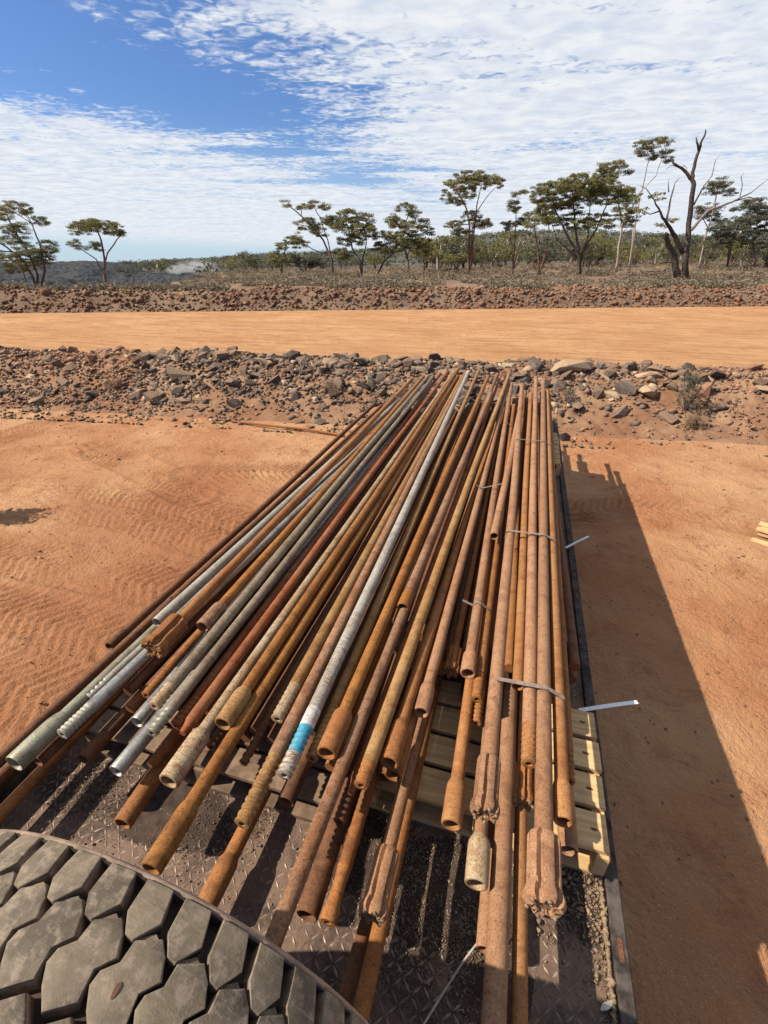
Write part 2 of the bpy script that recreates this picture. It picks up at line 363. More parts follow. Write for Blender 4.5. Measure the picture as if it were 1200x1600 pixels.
# ------------------------------------------------------------------ terrain
def bbase(a): return 9.75 - 0.155 * (np.clip(a, -30, 30) + 8.3)      # foot of the near berm
def bfar(a): return 34.6 + 0.11 * np.clip(a, -100, 100)                # far edge of the road
BW = 4.5
def ss(x, e0, e1):
    t = np.clip((x - e0) / (e1 - e0), 0, 1); return t * t * (3 - 2 * t)
TRACKS = []
for pts in ([(-60, 735), (90, 752), (210, 778), (345, 812), (420, 832)], [(-60, 775), (80, 790), (210, 812), (330, 850)], [(140, 700), (210, 728), (300, 775)], [(300, 742), (400, 738), (500, 740)],
            [(-80, 860), (60, 880), (180, 902), (300, 925)], [(-80, 935), (50, 965), (180, 1000)], [(-60, 1040), (40, 1075), (140, 1110)], [(-20, 690), (60, 665), (150, 648)],
            [(900, 800), (1000, 792), (1080, 800), (1200, 830)]):
    TRACKS.append([(at(x, y, 0).x, at(x, y, 0).y) for x, y in pts])
def yard_h(a, b):
    x = a * math.cos(PSI) - b * math.sin(PSI); y = a * math.sin(PSI) + b * math.cos(PSI)
    h = 0.03 * fbm(a, b, .7, 3) + 0.008 * fbm(a, b, 5, 3) + 0.010 * fbm(a, b, 9, 4, .75)
    for ti, tr in enumerate(TRACKS):
        best = np.full(a.shape, 9.0); sv = np.zeros(a.shape); sg = np.zeros(a.shape); acc = 0
        for (x0, y0), (x1, y1) in zip(tr[:-1], tr[1:]):
            dx, dy = x1 - x0, y1 - y0; L = math.hypot(dx, dy)
            t = ((x - x0) * dx + (y - y0) * dy) / L / L; tc = np.clip(t, 0, 1)
            ex = x - x0 - tc * dx; ey = y - y0 - tc * dy; d = np.hypot(ex, ey); m = d < best
            best = np.where(m, d, best); sv = np.where(m, acc + tc * L, sv); sg = np.where(m, (dx * ey - dy * ex) / L, sg); acc += L
        wd = .30; prof = 1 - ss(best, wd * .8, wd * 1.15)
        zig = sv * 1.0 - np.abs(sg) * .75 + .02 * fbm(a, b, 6, 2)
        tread = ss(np.abs(((zig / .105) % 1) - .5), .12, .30)
        amp = np.clip(.55 + 1.2 * fbm(a + ti * 7, b, .8, 2), 0, 1)
        h = h + prof * (-.014 + tread * .036 * amp) + .014 * np.exp(-((best - wd * 1.1) / .05) ** 2)
    # faint broken tread imprint over the lower left of the yard
    zig = a * .5 + b + .25 * np.abs(((a * 1.4) % 1) - .5) + .05 * fbm(a, b, 3, 2)
    amp = np.clip(fbm(a + 3, b + 5, .5, 3) + .35, 0, 1) * ss(-x, 1.5, 2.5)
    h = h + amp * .011 * ss(np.abs(((zig / .13) % 1) - .5), .16, .34)
    return h
def berm_h(a, s):
    crest = 2.4 + .25 * fbm(a, a * 0 + 3, .5, 2)
    hgt = .78 + .12 * fbm(a, a * 0 + 11, .9, 3)
    up = ss(s, -.15, crest * .97); dn = 1 - ss(s, crest * 1.02, BW - .1)
    h = hgt * np.where(s < crest, up ** 1.15, dn)
    return h + .10 * fbm(a, s, 2.3, 4, .6) * ss(s, -.2, .4) * (1 - ss(s, BW - .6, BW))
def land_h(a, b):
    s = b - bfar(a)
    bank = 1.15 * ss(s, .15, 2.3) * (1 + .15 * fbm(a, s * 0 + 2, .4, 2))
    rough = .22 * fbm(a, b, 1.3, 4, .62) * ss(s, .2, 1.2) * (1 - ss(s, 3.2, 5)) + .12 * fbm(a, b, .35, 3) * ss(s, 3, 6)
    kk = .004 + .024 * ss(a / np.maximum(b, 20), -.45, .75)
    rise = kk * np.clip(s - 2.5, 0, 80) + .55 * kk * np.clip(s - 82.5, 0, 400)
    dip = -1.8 * (1 - ss(a / np.maximum(b, 20), -.52, -.22)) * ss(s, 3.5, 17)
    return bank + rough + rise + dip
def ground_h(a, b):
    a = np.asarray(a, float); b = np.asarray(b, float)
    s = b - bbase(a)
    return np.where(s < 0, yard_h(a, b), np.where(s < BW, berm_h(a, s), np.where(b < bfar(a), 0.0, land_h(a, b))))
def patch(name, A, Sf, m, hf, kind='structure', label=None, b_of=None):
    """A: lateral coords; Sf: array of row parameters; b_of(a, s) gives b"""
    aa, sv = np.meshgrid(A, Sf); bb = b_of(aa, sv); z = hf(aa, bb, sv)
    X = aa * math.cos(PSI) - bb * math.sin(PSI); Y = aa * math.sin(PSI) + bb * math.cos(PSI)
    V = np.stack([X, Y, z], -1).reshape(-1, 3); n, k = aa.shape
    i = np.arange(n * k).reshape(n, k); Fc = np.stack([i[:-1, :-1], i[:-1, 1:], i[1:, 1:], i[1:, :-1]], -1).reshape(-1, 4)
    o = link(name, mesh_np(name, V, Fc, m, True)); o['kind'] = kind
    if label: o['label'] = label
    return o
lin = np.linspace
A0 = np.unique(np.concatenate([lin(-90, -11.5, 60), lin(-11.5, 9.5, 740), lin(9.5, 90, 60)]))
b_yard = lambda a, s: s * bbase(a) + (1 - s) * -14.0
s0 = (0.5 + 14) / (bbase(0.) + 14)
def track_mask(a, b):
    x = a * math.cos(PSI) - b * math.sin(PSI); y = a * math.sin(PSI) + b * math.cos(PSI); best = np.full(a.shape, 9.0)
    for tr in TRACKS:
        for (x0, y0), (x1, y1) in zip(tr[:-1], tr[1:]):
            dx, dy = x1 - x0, y1 - y0; t = np.clip(((x - x0) * dx + (y - y0) * dy) / (dx * dx + dy * dy), 0, 1); best = np.minimum(best, np.hypot(x - x0 - t * dx, y - y0 - t * dy))
    near = (1 - ss(b, 3.0, 8.0)) * ss(-x, 1.0, 2.5) * .8
    return np.clip((1 - ss(best, .25, .55)) * (.5 + 1.2 * fbm(a, b, 1.2, 4)) + near * (.6 + 1.2 * fbm(a, b, .9, 4)) + .45 * np.clip(fbm(a + 9, b, .5, 4), 0, 1), 0, 1)
gobj = patch('ground', A0, np.unique(np.concatenate([lin(0, s0, 30), lin(s0, 1, 360)])), M['sand'], lambda a, b, s: yard_h(a, b) * (1 - ss(b - bbase(a), -.3, 0)) + berm_h(a, b * 0) * ss(b - bbase(a), -.3, 0), b_of=b_yard)
A1 = np.unique(np.concatenate([lin(-90, -18, 90), lin(-18, 18, 760), lin(18, 90, 90)]))
co = np.empty(len(gobj.data.vertices) * 3, np.float32); gobj.data.vertices.foreach_get('co', co); co = co.reshape(-1, 3).astype(float)
at_ = gobj.data.attributes.new('turned', 'FLOAT', 'POINT'); at_.data.foreach_set('value', track_mask(co[:, 0] * math.cos(PSI) + co[:, 1] * math.sin(PSI), -co[:, 0] * math.sin(PSI) + co[:, 1] * math.cos(PSI)).astype(np.float32))
patch('rubble_berm', A1, lin(0, BW, 100), M['bermsoil'], lambda a, b, s: berm_h(a, s) * (1 - ss(s, BW - .2, BW)), b_of=lambda a, s: bbase(a) + s)
A2 = lin(-140, 160, 700)
def road_h(a, b, s):
    t = ss(s, 0, .03) * (1 - ss(s, .97, 1)); return t * (.05 * fbm(a * .15, b, 1.2, 3) + .05 * fbm(a * .08, b * 1.0, .5, 2) + .012 * fbm(a, b, 3, 2))
patch('dirt_road', A2, lin(0, 1, 110), M['road'], road_h, b_of=lambda a, s: (1 - s) * (bbase(a) + BW) + s * bfar(a))
patch('scrubland', lin(-150, 190, 900), np.unique(np.concatenate([lin(0, 5, 42), lin(5, 110, 90)])), M['scrubsoil'], lambda a, b, s: land_h(a, b) * ss(s, 0, .1), b_of=lambda a, s: bfar(a) + s)
# far ridge: crest height follows the skyline of the photograph
ridge_px = [(-400, 416), (150, 415), (260, 411), (330, 407), (380, 401), (450, 399), (550, 396), (640, 388), (700, 374), (790, 364), (900, 360), (1000, 366), (1100, 374), (1200, 380), (1700, 392)]
def ridge_h(a, b, s):
    pxs = 600 + FPX * a / (b * math.cos(TH)) ; py = np.interp(pxs, [p[0] for p in ridge_px], [p[1] for p in ridge_px])
    el = np.tan(np.arctan((800 - py) / FPX) - TH)
    crest = H + 430 * el
    base = land_h(a, bfar(a) + 110.0)
    prof = ss(s, .05, .70)
    return base + (crest - base) * prof + fbm(a, b, .02, 4) * 2.0 * prof
patch('far_hill', lin(-520, 620, 420), lin(0, 1, 90), M['hill'], ridge_h, b_of=lambda a, s: (bfar(a) + 110) * (1 - s) + 600 * s)

# waste dumps on the left
def heap(name, px0, px1, ytop, b, depth, label, foot, jag=0.6, ends=(.12, .25)):
    n, k = 200, 46; tx = lin(0, 1, n); ty = lin(0, 1, k)
    T, D = np.meshgrid(tx, ty); px_ = px0 + (px1 - px0) * T
    top = np.array([atb(600, y, b).z for y in np.interp(tx, [t for t, _ in ytop], [y for _, y in ytop])])[None, :]
    aa = (px_ - 600) * b * math.cos(TH) / FPX * (1.0) ; bb = b + (D - .35) * depth
    prof = ss(D, 0, .38) * (1 - ss(D, .6, 1)) * ss(T, 0, ends[0]) * (1 - ss(T, 1 - ends[1], 1))
    gz = foot
    z = gz - .5 + (top - gz + .5) * prof + jag * fbm(aa, bb, .35, 4, .65) * prof
    X = aa * math.cos(PSI) - bb * math.sin(PSI); Y = aa * math.sin(PSI) + bb * math.cos(PSI)
    i = np.arange(n * k).reshape(k, n); Fc = np.stack([i[:-1, :-1], i[:-1, 1:], i[1:, 1:], i[1:, :-1]], -1).reshape(-1, 4)
    o = link(name, mesh_np(name, np.stack([X, Y, z], -1).reshape(-1, 3), Fc, M['heap'], False)); return tag(o, label, 'rock heap')
heap('waste_heap', -420, 240, [(0, 409), (.5, 412), (.86, 410), (1, 420)], 92, 46, 'long dark grey waste rock dump behind the lone tree at left', -.9, .8, (.02, .16))
heap('waste_heap', 150, 345, [(0, 432), (.3, 428), (.7, 430), (1, 434)], 90, 18, 'low dark mound of waste rock below the dust cloud', -.6, .8)
heap('waste_heap', -60, 180, [(0, 440), (.4, 436), (.7, 440), (1, 446)], 72, 10, 'low dark pile of broken rock at the foot of the left trees', -.7, .9)
heap('waste_heap', 300, 660, [(0, 428), (.4, 414), (.7, 412), (1, 416)], 210, 50, 'long grey mine dump seen between the trunks of the middle trees', 1.2, .5)

# ------------------------------------------------------------------ rocks
def rock_proto(seed, npt=14, flat=(.7, 1.0)):
    r = random.Random(seed); bm = bmesh.new(); fx, fy, fz = r.uniform(.8, 1.2), r.uniform(.65, 1), r.uniform(*flat)
    for _ in range(npt):
        v = Vector((r.gauss(0, 1), r.gauss(0, 1), r.gauss(0, 1))).normalized() * r.uniform(.8, 1)
        bm.verts.new((v.x * fx, v.y * fy, v.z * fz))
    res = bmesh.ops.convex_hull(bm, input=bm.verts)
    bmesh.ops.delete(bm, geom=[v for v in bm.verts if not v.link_faces], context='VERTS')
    bmesh.ops.bevel(bm, geom=list(bm.edges), offset=.018, segments=1, affect='EDGES')
    bmesh.ops.triangulate(bm, faces=[f for f in bm.faces if len(f.verts) > 4]); bmesh.ops.recalc_face_normals(bm, faces=bm.faces)
    me = bpy.data.meshes.new('rock'); bm.to_mesh(me); bm.free(); return me
PRO = {k: [] for k in ('rock_dark', 'rock_brown', 'rock_pale', 'rock_red')}
for i, k in enumerate(PRO):
    for j in range(6):
        me = rock_proto(i * 10 + j, 9 + j, (.5, 1.0)); me.materials.append(M[k]); PRO[k].append(me)
GR = 'rocks of the rubble berm behind the yard'
def hz(a, b): return float(ground_h(np.array([a]), np.array([b]))[0])
def rock_at(x, y, r, kind, label, squash=1.0, group=GR, rot=None, proto=None):
    """rock whose centre shows at photo pixel x, y: march the ray to the terrain"""
    d = ray(x, y).normalized(); t = 3.0
    for _ in range(400):
        p = Vector((0, 0, H)) + d * t; a = p.x * math.cos(PSI) + p.y * math.sin(PSI); b = -p.x * math.sin(PSI) + p.y * math.cos(PSI)
        if p.z < hz(a, b) + r * .3: break
        t += .06
    o = link('rock', PRO[kind][rnd.randrange(6) if proto is None else proto], None, (p.x, p.y, hz(a, b) + r * .35 * squash), rot or (rnd.uniform(-.4, .4), rnd.uniform(-.4, .4), rnd.uniform(0, 6.28)))
    o.scale = (r * 1.15, r * .9, r * squash); tag(o, label, 'rock', group); return o
special = [(897, 569, .42, 'rock_pale', 'large pale flat topped slab on the berm crest behind the rod ends', .5), (977, 608, .27, 'rock_dark', 'smooth grey wedge shaped rock standing right of the rods', 1.2),
           (1013, 614, .24, 'rock_pale', 'tan rounded boulder beside the grey wedge rock', .9), (286, 585, .30, 'rock_pale', 'tan sharp edged boulder high on the left half of the berm', .8),
           (882, 686, .17, 'rock_dark', 'lone dark boulder on the sand beside the far right trailer edge', .8), (147, 617, .24, 'rock_dark', 'big olive grey boulder at the foot of the left berm', .7),
           (57, 626, .20, 'rock_pale', 'pale low boulder at the far left foot of the berm', .6), (233, 552, .30, 'rock_dark', 'dark flat block on the crest of the left berm', .45),
           (845, 598, .18, 'rock_pale', 'tan block just behind the right bundle of rods', .9), (498, 661, .14, 'rock_dark', 'grey round stone at the berm foot near the long rusty bar', .85),
           (1190, 600, .20, 'rock_brown', 'brown boulder on the berm at the right edge', .8), (1105, 612, .24, 'rock_red', 'dark hollowed red boulder right of the green shrub', .8),
           (955, 617, .22, 'rock_pale', 'pale angular rock left of the grey wedge rock', .7), (345, 558, .22, 'rock_brown', 'brown blocky rock on the berm crest left of centre', .8),
           (530, 600, .20, 'rock_brown', 'brown rock half way up the berm beside the left rod ends', .8), (562, 566, .2, 'rock_dark', 'dark rock on the crest just left of the rod ends', .7),
           (1075, 570, .26, 'rock_brown', 'brown ledge of rock on the crest above the green shrub', .6), (935, 575, .2, 'rock_dark', 'dark rock leaning right of the pale slab', .8)]
for sp in special: rock_at(*sp)
ZL = {'l': 'on the berm left of the rods', 'r': 'on the berm right of the rods'}
NM = {'rock_dark': 'angular dark grey rock', 'rock_brown': 'angular brown rock', 'rock_pale': 'pale tan rock', 'rock_red': 'red earth covered rock'}
cand = []
RA = np.random.default_rng(3)
N = 9000
a_ = RA.uniform(-13.5, 11.5, N); s_ = np.concatenate([RA.normal(1.9, .75, N * 3 // 5), RA.uniform(-.35, 3.2, N - N * 3 // 5)]); r_ = np.exp(RA.normal(-2.62, .56, N))
for i in range(N):
    a, s, r = a_[i], s_[i], min(r_[i], .25)
    if s < -.5 or s > 4: continue
    pxx = 600 + FPX * a / 10.5 / .95
    soil = (pxx < 190 and s > .9) or pxx > 1080
    bare = math.sin(a * 2.1 + 1) * .5 + math.sin(a * 5.3) * .3
    if soil and RA.random() < .62: continue
    if pxx > 850 and RA.random() < (.78 if s < 1.5 else .25) : continue
    if s < .5 and (RA.random() < .45 + bare * .5 or r > .13): continue
    if s > 3: r *= .7
    u = RA.random()
    k = 'rock_red' if (soil and u < .75) else ('rock_dark' if u < .62 else 'rock_brown' if u < .93 else 'rock_pale')
    if pxx > 860 and not soil and u < .35: k = 'rock_brown'
    if s < 1.0 and pxx < 860: k = 'rock_dark' if u < .8 else k
    cand.append((r, a, s, k))
cand.sort(reverse=True)
av = np.array([c[1] for c in cand]); sv_ = np.array([c[2] for c in cand]); zv = ground_h(av, bbase(av) + sv_)
for i, (r, a, s, k) in enumerate(cand[:275]):
    p = ab2w(a, float(bbase(a)) + s, float(zv[i]) - r * .02)
    o = link('rock', PRO[k][i % 6], None, p, (rnd.uniform(-.6, .6), rnd.uniform(-.6, .6), rnd.uniform(0, 6.28))); o.scale = (r * rnd.uniform(.9, 1.3), r * rnd.uniform(.75, 1), r * rnd.uniform(.6, 1))
    where = ('left' if a < -1 else 'right')
    pp = 600 + FPX * a / 10.3
    where = ('at the far left end' if pp < 150 else 'left of the tan sharp boulder' if pp < 300 else 'above the long rusty bar' if pp < 480 else 'beside the left rod ends' if pp < 640 else 'behind the rod ends' if pp < 860 else 'around the grey wedge rock' if pp < 1040 else 'by the green shrub' if pp < 1130 else 'at the far right end')
    tag(o, f"{'big' if i < 90 else 'medium'} {NM[k]} {'near the crest' if s > 1.9 else 'half way up' if s > 1 else 'low down'} {where}", 'rock', GR)
def scatter(name, pts, rads, m, label, kind='stuff', npt=7, bev=False, parent=None, flat=.7):
    protos = []
    for j in range(5):
        bm = bmesh.new(); r = random.Random(100 + j)
        for _ in range(npt): v = Vector((r.gauss(0, 1), r.gauss(0, 1), r.gauss(0, 1))).normalized(); bm.verts.new((v.x, v.y * .85, v.z * flat))
        bmesh.ops.convex_hull(bm, input=bm.verts); bmesh.ops.triangulate(bm, faces=bm.faces); bm.verts.ensure_lookup_table(); bm.verts.index_update()
        protos.append((np.array([v.co[:] for v in bm.verts]), np.array([[v.index for v in f.verts] for f in bm.faces]))); bm.free()
    VV = []; FF = []; o = 0; pts = np.asarray(pts); rads = np.asarray(rads)
    for j, (pv, pf) in enumerate(protos):
        P = pts[j::5]; R_ = rads[j::5]; n = len(P)
        if n == 0: continue
        th = RA.uniform(0, 6.28, n); tl = RA.uniform(-.7, .7, n); c, s = np.cos(th), np.sin(th); ct, st = np.cos(tl), np.sin(tl)
        x = pv[None, :, 0] * np.ones((n, 1)); y = pv[None, :, 1] * ct[:, None] - pv[None, :, 2] * st[:, None]; z = pv[None, :, 1] * st[:, None] + pv[None, :, 2] * ct[:, None]
        V = np.stack([(x * c[:, None] - y * s[:, None]), (x * s[:, None] + y * c[:, None]), z], -1) * R_[:, None, None] + P[:, None, :]
        VV.append(V.reshape(-1, 3)); FF.append((pf[None] + (np.arange(n) * len(pv))[:, None, None]).reshape(-1, 3) + o); o += n * len(pv)
    ob = link(name, mesh_np(name, np.concatenate(VV), np.concatenate(FF), m), parent); ob['kind'] = kind
    if label: ob['label'] = label
    return ob
for k, nm in (('rock_dark', 'small_dark_rubble'), ('rock_brown', 'small_brown_rubble'), ('rock_pale', 'small_pale_rubble'), ('rock_red', 'red_earth_clods')):
    ids = [i for i in range(275, len(cand)) if cand[i][3] == k]
    P = [tuple(ab2w(cand[i][1], float(bbase(cand[i][1])) + cand[i][2], float(zv[i]) + -cand[i][0] * .15)) for i in ids]; R_ = [cand[i][0] for i in ids]
    # extra fines
    n = {'rock_dark': 9000, 'rock_brown': 4200, 'rock_pale': 700, 'rock_red': 9000}[k]
    a = RA.uniform(-14, 12, n); s = RA.normal(1.3, 1.1, n).clip(-.6, 3.9) if k != 'rock_red' else RA.uniform(.2, 4.2, n)
    pxx = 600 + FPX * a / 10; cl = fbm(a, s, 1.6, 3)
    keep = (cl > -.05 - .25 * (s > .8)) if k != 'rock_red' else ((pxx < 230) | (pxx > 1050) | (RA.random(n) < .3))
    if k == 'rock_dark': keep &= (pxx < 1120) | (s < 1.0)
    if k != 'rock_red': keep &= (pxx < 860) | (s > 1.9) | (RA.random(n) < .35)
    a, s = a[keep], s[keep]; b = bbase(a) + s; z = ground_h(a, b); rr = np.exp(RA.normal(-3.5, .4, len(a))).clip(0, .08)
    P += [tuple(ab2w(a[i], b[i], z[i] + rr[i] * .3)) for i in range(len(a))]; R_ += list(rr)
    scatter(nm, P, R_, M[k], f"{nm.replace('_', ' ')} strewn over the berm")
# pebbles on the yard, clods on the far bank
n = 9000; a = RA.uniform(-10, 9, n); b = RA.uniform(1, 9.5, n); k = b < bbase(a) - .1; a, b = a[k], b[k]; z = ground_h(a, b); rr = np.exp(RA.normal(-4.9, .5, len(a))).clip(0, .03)
scatter('yard_pebbles', [tuple(ab2w(a[i], b[i], z[i])) for i in range(len(a))], rr, M['rock_red'], 'small pebbles strewn over the red sand yard')
n = 9000; a = RA.uniform(-48, 60, n); s = RA.uniform(.2, 4.2, n); b = bfar(a) + s; z = land_h(a, b); rr = np.exp(RA.normal(-2.1, .42, n)).clip(0, .42)
scatter('bank_clods', [tuple(ab2w(a[i], b[i], z[i])) for i in range(n)], rr, M['bankred'], 'lumpy red earth clods along the far road bank', npt=8)
n = 2600; a = RA.uniform(-48, 60, n); s = RA.uniform(.6, 3.6, n); b = bfar(a) + s; z = land_h(a, b); rr = np.exp(RA.normal(-2.2, .4, n)).clip(0, .4)
scatter('bank_stones', [tuple(ab2w(a[i], b[i], z[i])) for i in range(n)], rr, M['rock_brown'], 'brown stones in the far road bank', npt=8)

# ------------------------------------------------------------------ trailer
DK = H - 1.85                                   # deck height .85
XL, XR, YN, YF = -1.78, 0.497, -0.9, 6.55
tr = link('flatbed_trailer', None, None, (0, 0, 0)); tag(tr, 'low flat steel trailer with tread plate deck under the load of rods', 'trailer')
m = MB(); m.box(XL + .055, XR, YN, YF, DK - .008, DK); link('deck_plate', m.mesh('deck_plate', M['deck']), tr)
for sx, x0 in ((1, XR), (-1, XL)):
    m = MB(); m.box(x0 + (0 if sx > 0 else .01), x0 + (.045 if sx > 0 else .055), YN, YF, DK - .14, DK + (.022 if sx > 0 else .175)); me = bevel(m.mesh('side_rail', M['rail']), .004); rail = link('side_rail', me, tr)  # left rail raised out of view to block light passing under the load
    for yy in (0.78, 1.05, 2.55, 2.65, 2.78, 3.45, 4.1, 4.62, 5.2, 5.5, 5.62, 6.0):
        h = MB(); h.box(x0 + .015, x0 + .029, yy - .03, yy + .03, DK + (.0225 if sx > 0 else .1755), DK + (.0245 if sx > 0 else .1775)); link('stake_slot', h.mesh('stake_slot', M['dark']), rail)
m = MB()
for x in (-1.15, -.15): m.box(x - .06, x + .06, YN, YF, DK - .34, DK - .15)
link('chassis_beam', m.mesh('chassis_beam', M['rail']), tr)['kind'] = 'stuff'
for yy in np.arange(YN + .2, YF, .6):
    m = MB(); m.box(XL + .06, XR - .005, yy - .03, yy + .03, DK - .145, DK - .012); link('cross_member', m.mesh('cross_member', M['rail']), tr)
for yy in (3.2, 4.35):
    for x in (XL + .32, XR - .30):
        m = MB(); m.lathe([(-.11, .17), (-.11, .33), (-.08, .37), (.08, .37), (.11, .33), (.11, .17)], 28, cap0=True, cap1=True)
        me = m.mesh('wheel', M['rubber'], False); link('wheel', me, tr, (x, yy, .375), (0, 0, PI / 2))
m = MB(); m.box(XL + .3, XR - .3, 3.15, 3.25, .33, .42); m.box(XL + .3, XR - .3, 4.3, 4.4, .33, .42); link('axle', m.mesh('axle', M['rail']), tr)
# tread lozenges: real raised bars, alternating direction
V = []; Fc = []
L_, Wd, Ht, P_ = .0175, .0042, .0022, .030
ny = int((2.2 - .05) / P_); nx = int((XR - XL - .07) / P_)
for j in range(ny):
    for i in range(nx):
        cx = XL + .075 + i * P_ + (.0); cy = .05 + j * P_
        if cx > XR - .012: continue
        an = PI / 4 if (i + j) % 2 else -PI / 4; c, s = math.cos(an), math.sin(an); o = len(V)
        for (lx, ly, lz) in ((-L_, 0, 0), (0, -Wd, 0), (L_, 0, 0), (0, Wd, 0), (-L_ * .6, 0, Ht), (0, -Wd * .35, Ht), (L_ * .6, 0, Ht), (0, Wd * .35, Ht)):
            V.append((cx + lx * c - ly * s, cy + lx * s + ly * c, DK + lz))
        Fc += [(o, o + 1, o + 5, o + 4), (o + 1, o + 2, o + 6, o + 5), (o + 2, o + 3, o + 7, o + 6), (o + 3, o, o + 4, o + 7), (o + 4, o + 5, o + 6, o + 7)]
lz = link('tread_lozenges', mesh_np('tread_lozenges', V, np.array(Fc), M['lozenge']), tr); lz['kind'] = 'stuff'
# gravel on the deck
def deckpts(n, x0, x1, y0, y1, r0, sig, cl=None):
    x = RA.uniform(x0, x1, n); y = RA.uniform(y0, y1, n); r = np.exp(RA.normal(math.log(r0), sig, n))
    if cl is not None: k = fbm(x, y, 3.0, 3) > cl; x, y, r = x[k], y[k], r[k]
    return np.stack([x, y, DK + .001 + r * .35], -1), r
parts = [deckpts(20000, XL + .07, XR - .01, .1, 1.6, .0013, .45, .0)]
for (px_, py_, w, d, n) in ((655, 1330, .16, .30, 3800), (745, 1450, .10, .22, 2600), (960, 1480, .035, .26, 1100), (150, 1230, .16, .16, 2200), (400, 1280, .07, .12, 900), (700, 1420, .22, .25, 3500), (930, 1400, .18, .2, 1800), (560, 1330, .2, .2, 1500), (300, 1290, .2, .15, 1200)):
    c = at(px_, py_, DK); x = RA.normal(c.x, w * .55, n).clip(XL + .07, XR - .012); y = RA.normal(c.y, d * .5, n); r = np.exp(RA.normal(math.log(.0019 if px_ < 900 else .0045), .45, n)); parts.append((np.stack([x, y, DK + r * .5 + .006 * np.exp(-((x - c.x) / w) ** 2 - ((y - c.y) / d) ** 2)], -1), r))
gp = np.concatenate([p for p, _ in parts]); grr = np.concatenate([r for _, r in parts])
scatter('deck_gravel', gp, grr, M['dirtgravel'], 'loose tan gravel lying on the trailer deck', npt=7, flat=.7)
mm = []
for (px_, py_, w, d) in ((700, 1400, .42, .30), (930, 1390, .26, .25), (560, 1320, .3, .22), (280, 1270, .42, .22), (770, 1530, .2, .2)):
    c = at(px_, py_, DK); mm.append((c.x, c.y, w, d))
X, Y = np.meshgrid(lin(XL + .06, XR - .004, 240), lin(.05, 1.6, 170)); hgt = -.004 + .0
for cx, cy, w, d in mm: hgt = np.maximum(hgt, -.004 + .013 * np.exp(-((X - cx) / w * 1.6) ** 2 - ((Y - cy) / d * 1.6) ** 2)) if not np.isscalar(hgt) else np.maximum(hgt, -.004 + .013 * np.exp(-((X - cx) / w * 1.6) ** 2 - ((Y - cy) / d * 1.6) ** 2))
hgt = hgt + .004 * fbm(X, Y, 9, 4, .6); i = np.arange(X.size).reshape(X.shape)
dd = link('deck_dirt', mesh_np('deck_dirt', np.stack([X, Y, DK + hgt - .0012], -1).reshape(-1, 3), np.stack([i[:-1, :-1], i[:-1, 1:], i[1:, 1:], i[1:, :-1]], -1).reshape(-1, 4), M['dirtdark'], True)); tag(dd, 'dark dirt caked on the trailer deck', kind='stuff')
# white stone on the deck
st = link('stone', PRO['rock_pale'][2].copy(), None, at(950, 1572, DK + .015), (.3, .2, .5)); st.data.materials[0] = M['stone']; st.scale = (.024, .022, .017); tag(st, 'small white stone on the deck beside the right rail', 'stone')

# ------------------------------------------------------------------ pallets
knot_m = MB(); knot_m.lathe([(-.001, .0), (-.001, .008), (.0006, .008), (.0006, 0)], 8); 
def pallet(x0, x1, y0, y1, label, gaps=7, rot=0.0, wm='wood'):
    cx, cy = (x0 + x1) / 2, (y0 + y1) / 2
    o = link('pallet', None, None, (cx, cy, DK + .003), (0, 0, rot)); tag(o, label, 'pallet', 'wooden pallets under the rods')
    w, d = x1 - x0, y1 - y0
    for i in range(gaps):
        yy = -d / 2 + (i + .5) * d / gaps; bw = d / gaps * .86; j = rnd.uniform(-.008, .008)
        m = MB(); m.box(-w / 2 + j, w / 2 + j, yy - bw / 2, yy + bw / 2, .118, .139); me = bevel(m.mesh('top_board', M['wood']), .0025); me.materials[0] = M[wm]; tb = link('top_board', me, o)
        for kx in (-w / 2 + .05, 0, w / 2 - .05, w/2-.22):
            nm = MB(); nm.add([(kx + .013 * math.cos(t) + rnd.uniform(-.003, .003), yy + rnd.uniform(-.002, .002) + .006 * math.sin(t), .1394) for t in lin(0, 2 * PI, 9)[:-1]], [tuple(range(8))]); link('nail_dent', nm.mesh('nail_dent', M['dark']), tb)
    for xx in (-w / 2 + .0225, 0, w / 2 - .0225):
        m = MB(); m.box(xx - .0215, xx + .0215, -d / 2, d / 2, .022, .117); link('bearer', bevel(m.mesh('bearer', M[wm]), .002), o)
    for yy in (-d / 2 + .05, 0, d / 2 - .05):
        m = MB(); m.box(-w / 2, w / 2, yy - .05, yy + .05, 0, .021); link('bottom_board', bevel(m.mesh('bottom_board', M[wm]), .002), o)
    m = MB(); m.box(-w / 2, w / 2, -d / 2 - .002 + .002, -d / 2 + .022, .022, .117)
    return o
pallet(-.36, .495, .975, 1.56, 'pale wooden pallet under the right rods, its knotty boards in view', 4)
pallet(-1.56, -.45, .86, 1.50, 'shaded wooden pallet under the left rods', 5, wm='wood_shaded')
pallet(-.40, .49, 4.5, 5.5, 'wooden pallet under the far half of the right rods')
pallet(-1.55, -.45, 4.4, 5.4, 'wooden pallet under the far half of the left rods')

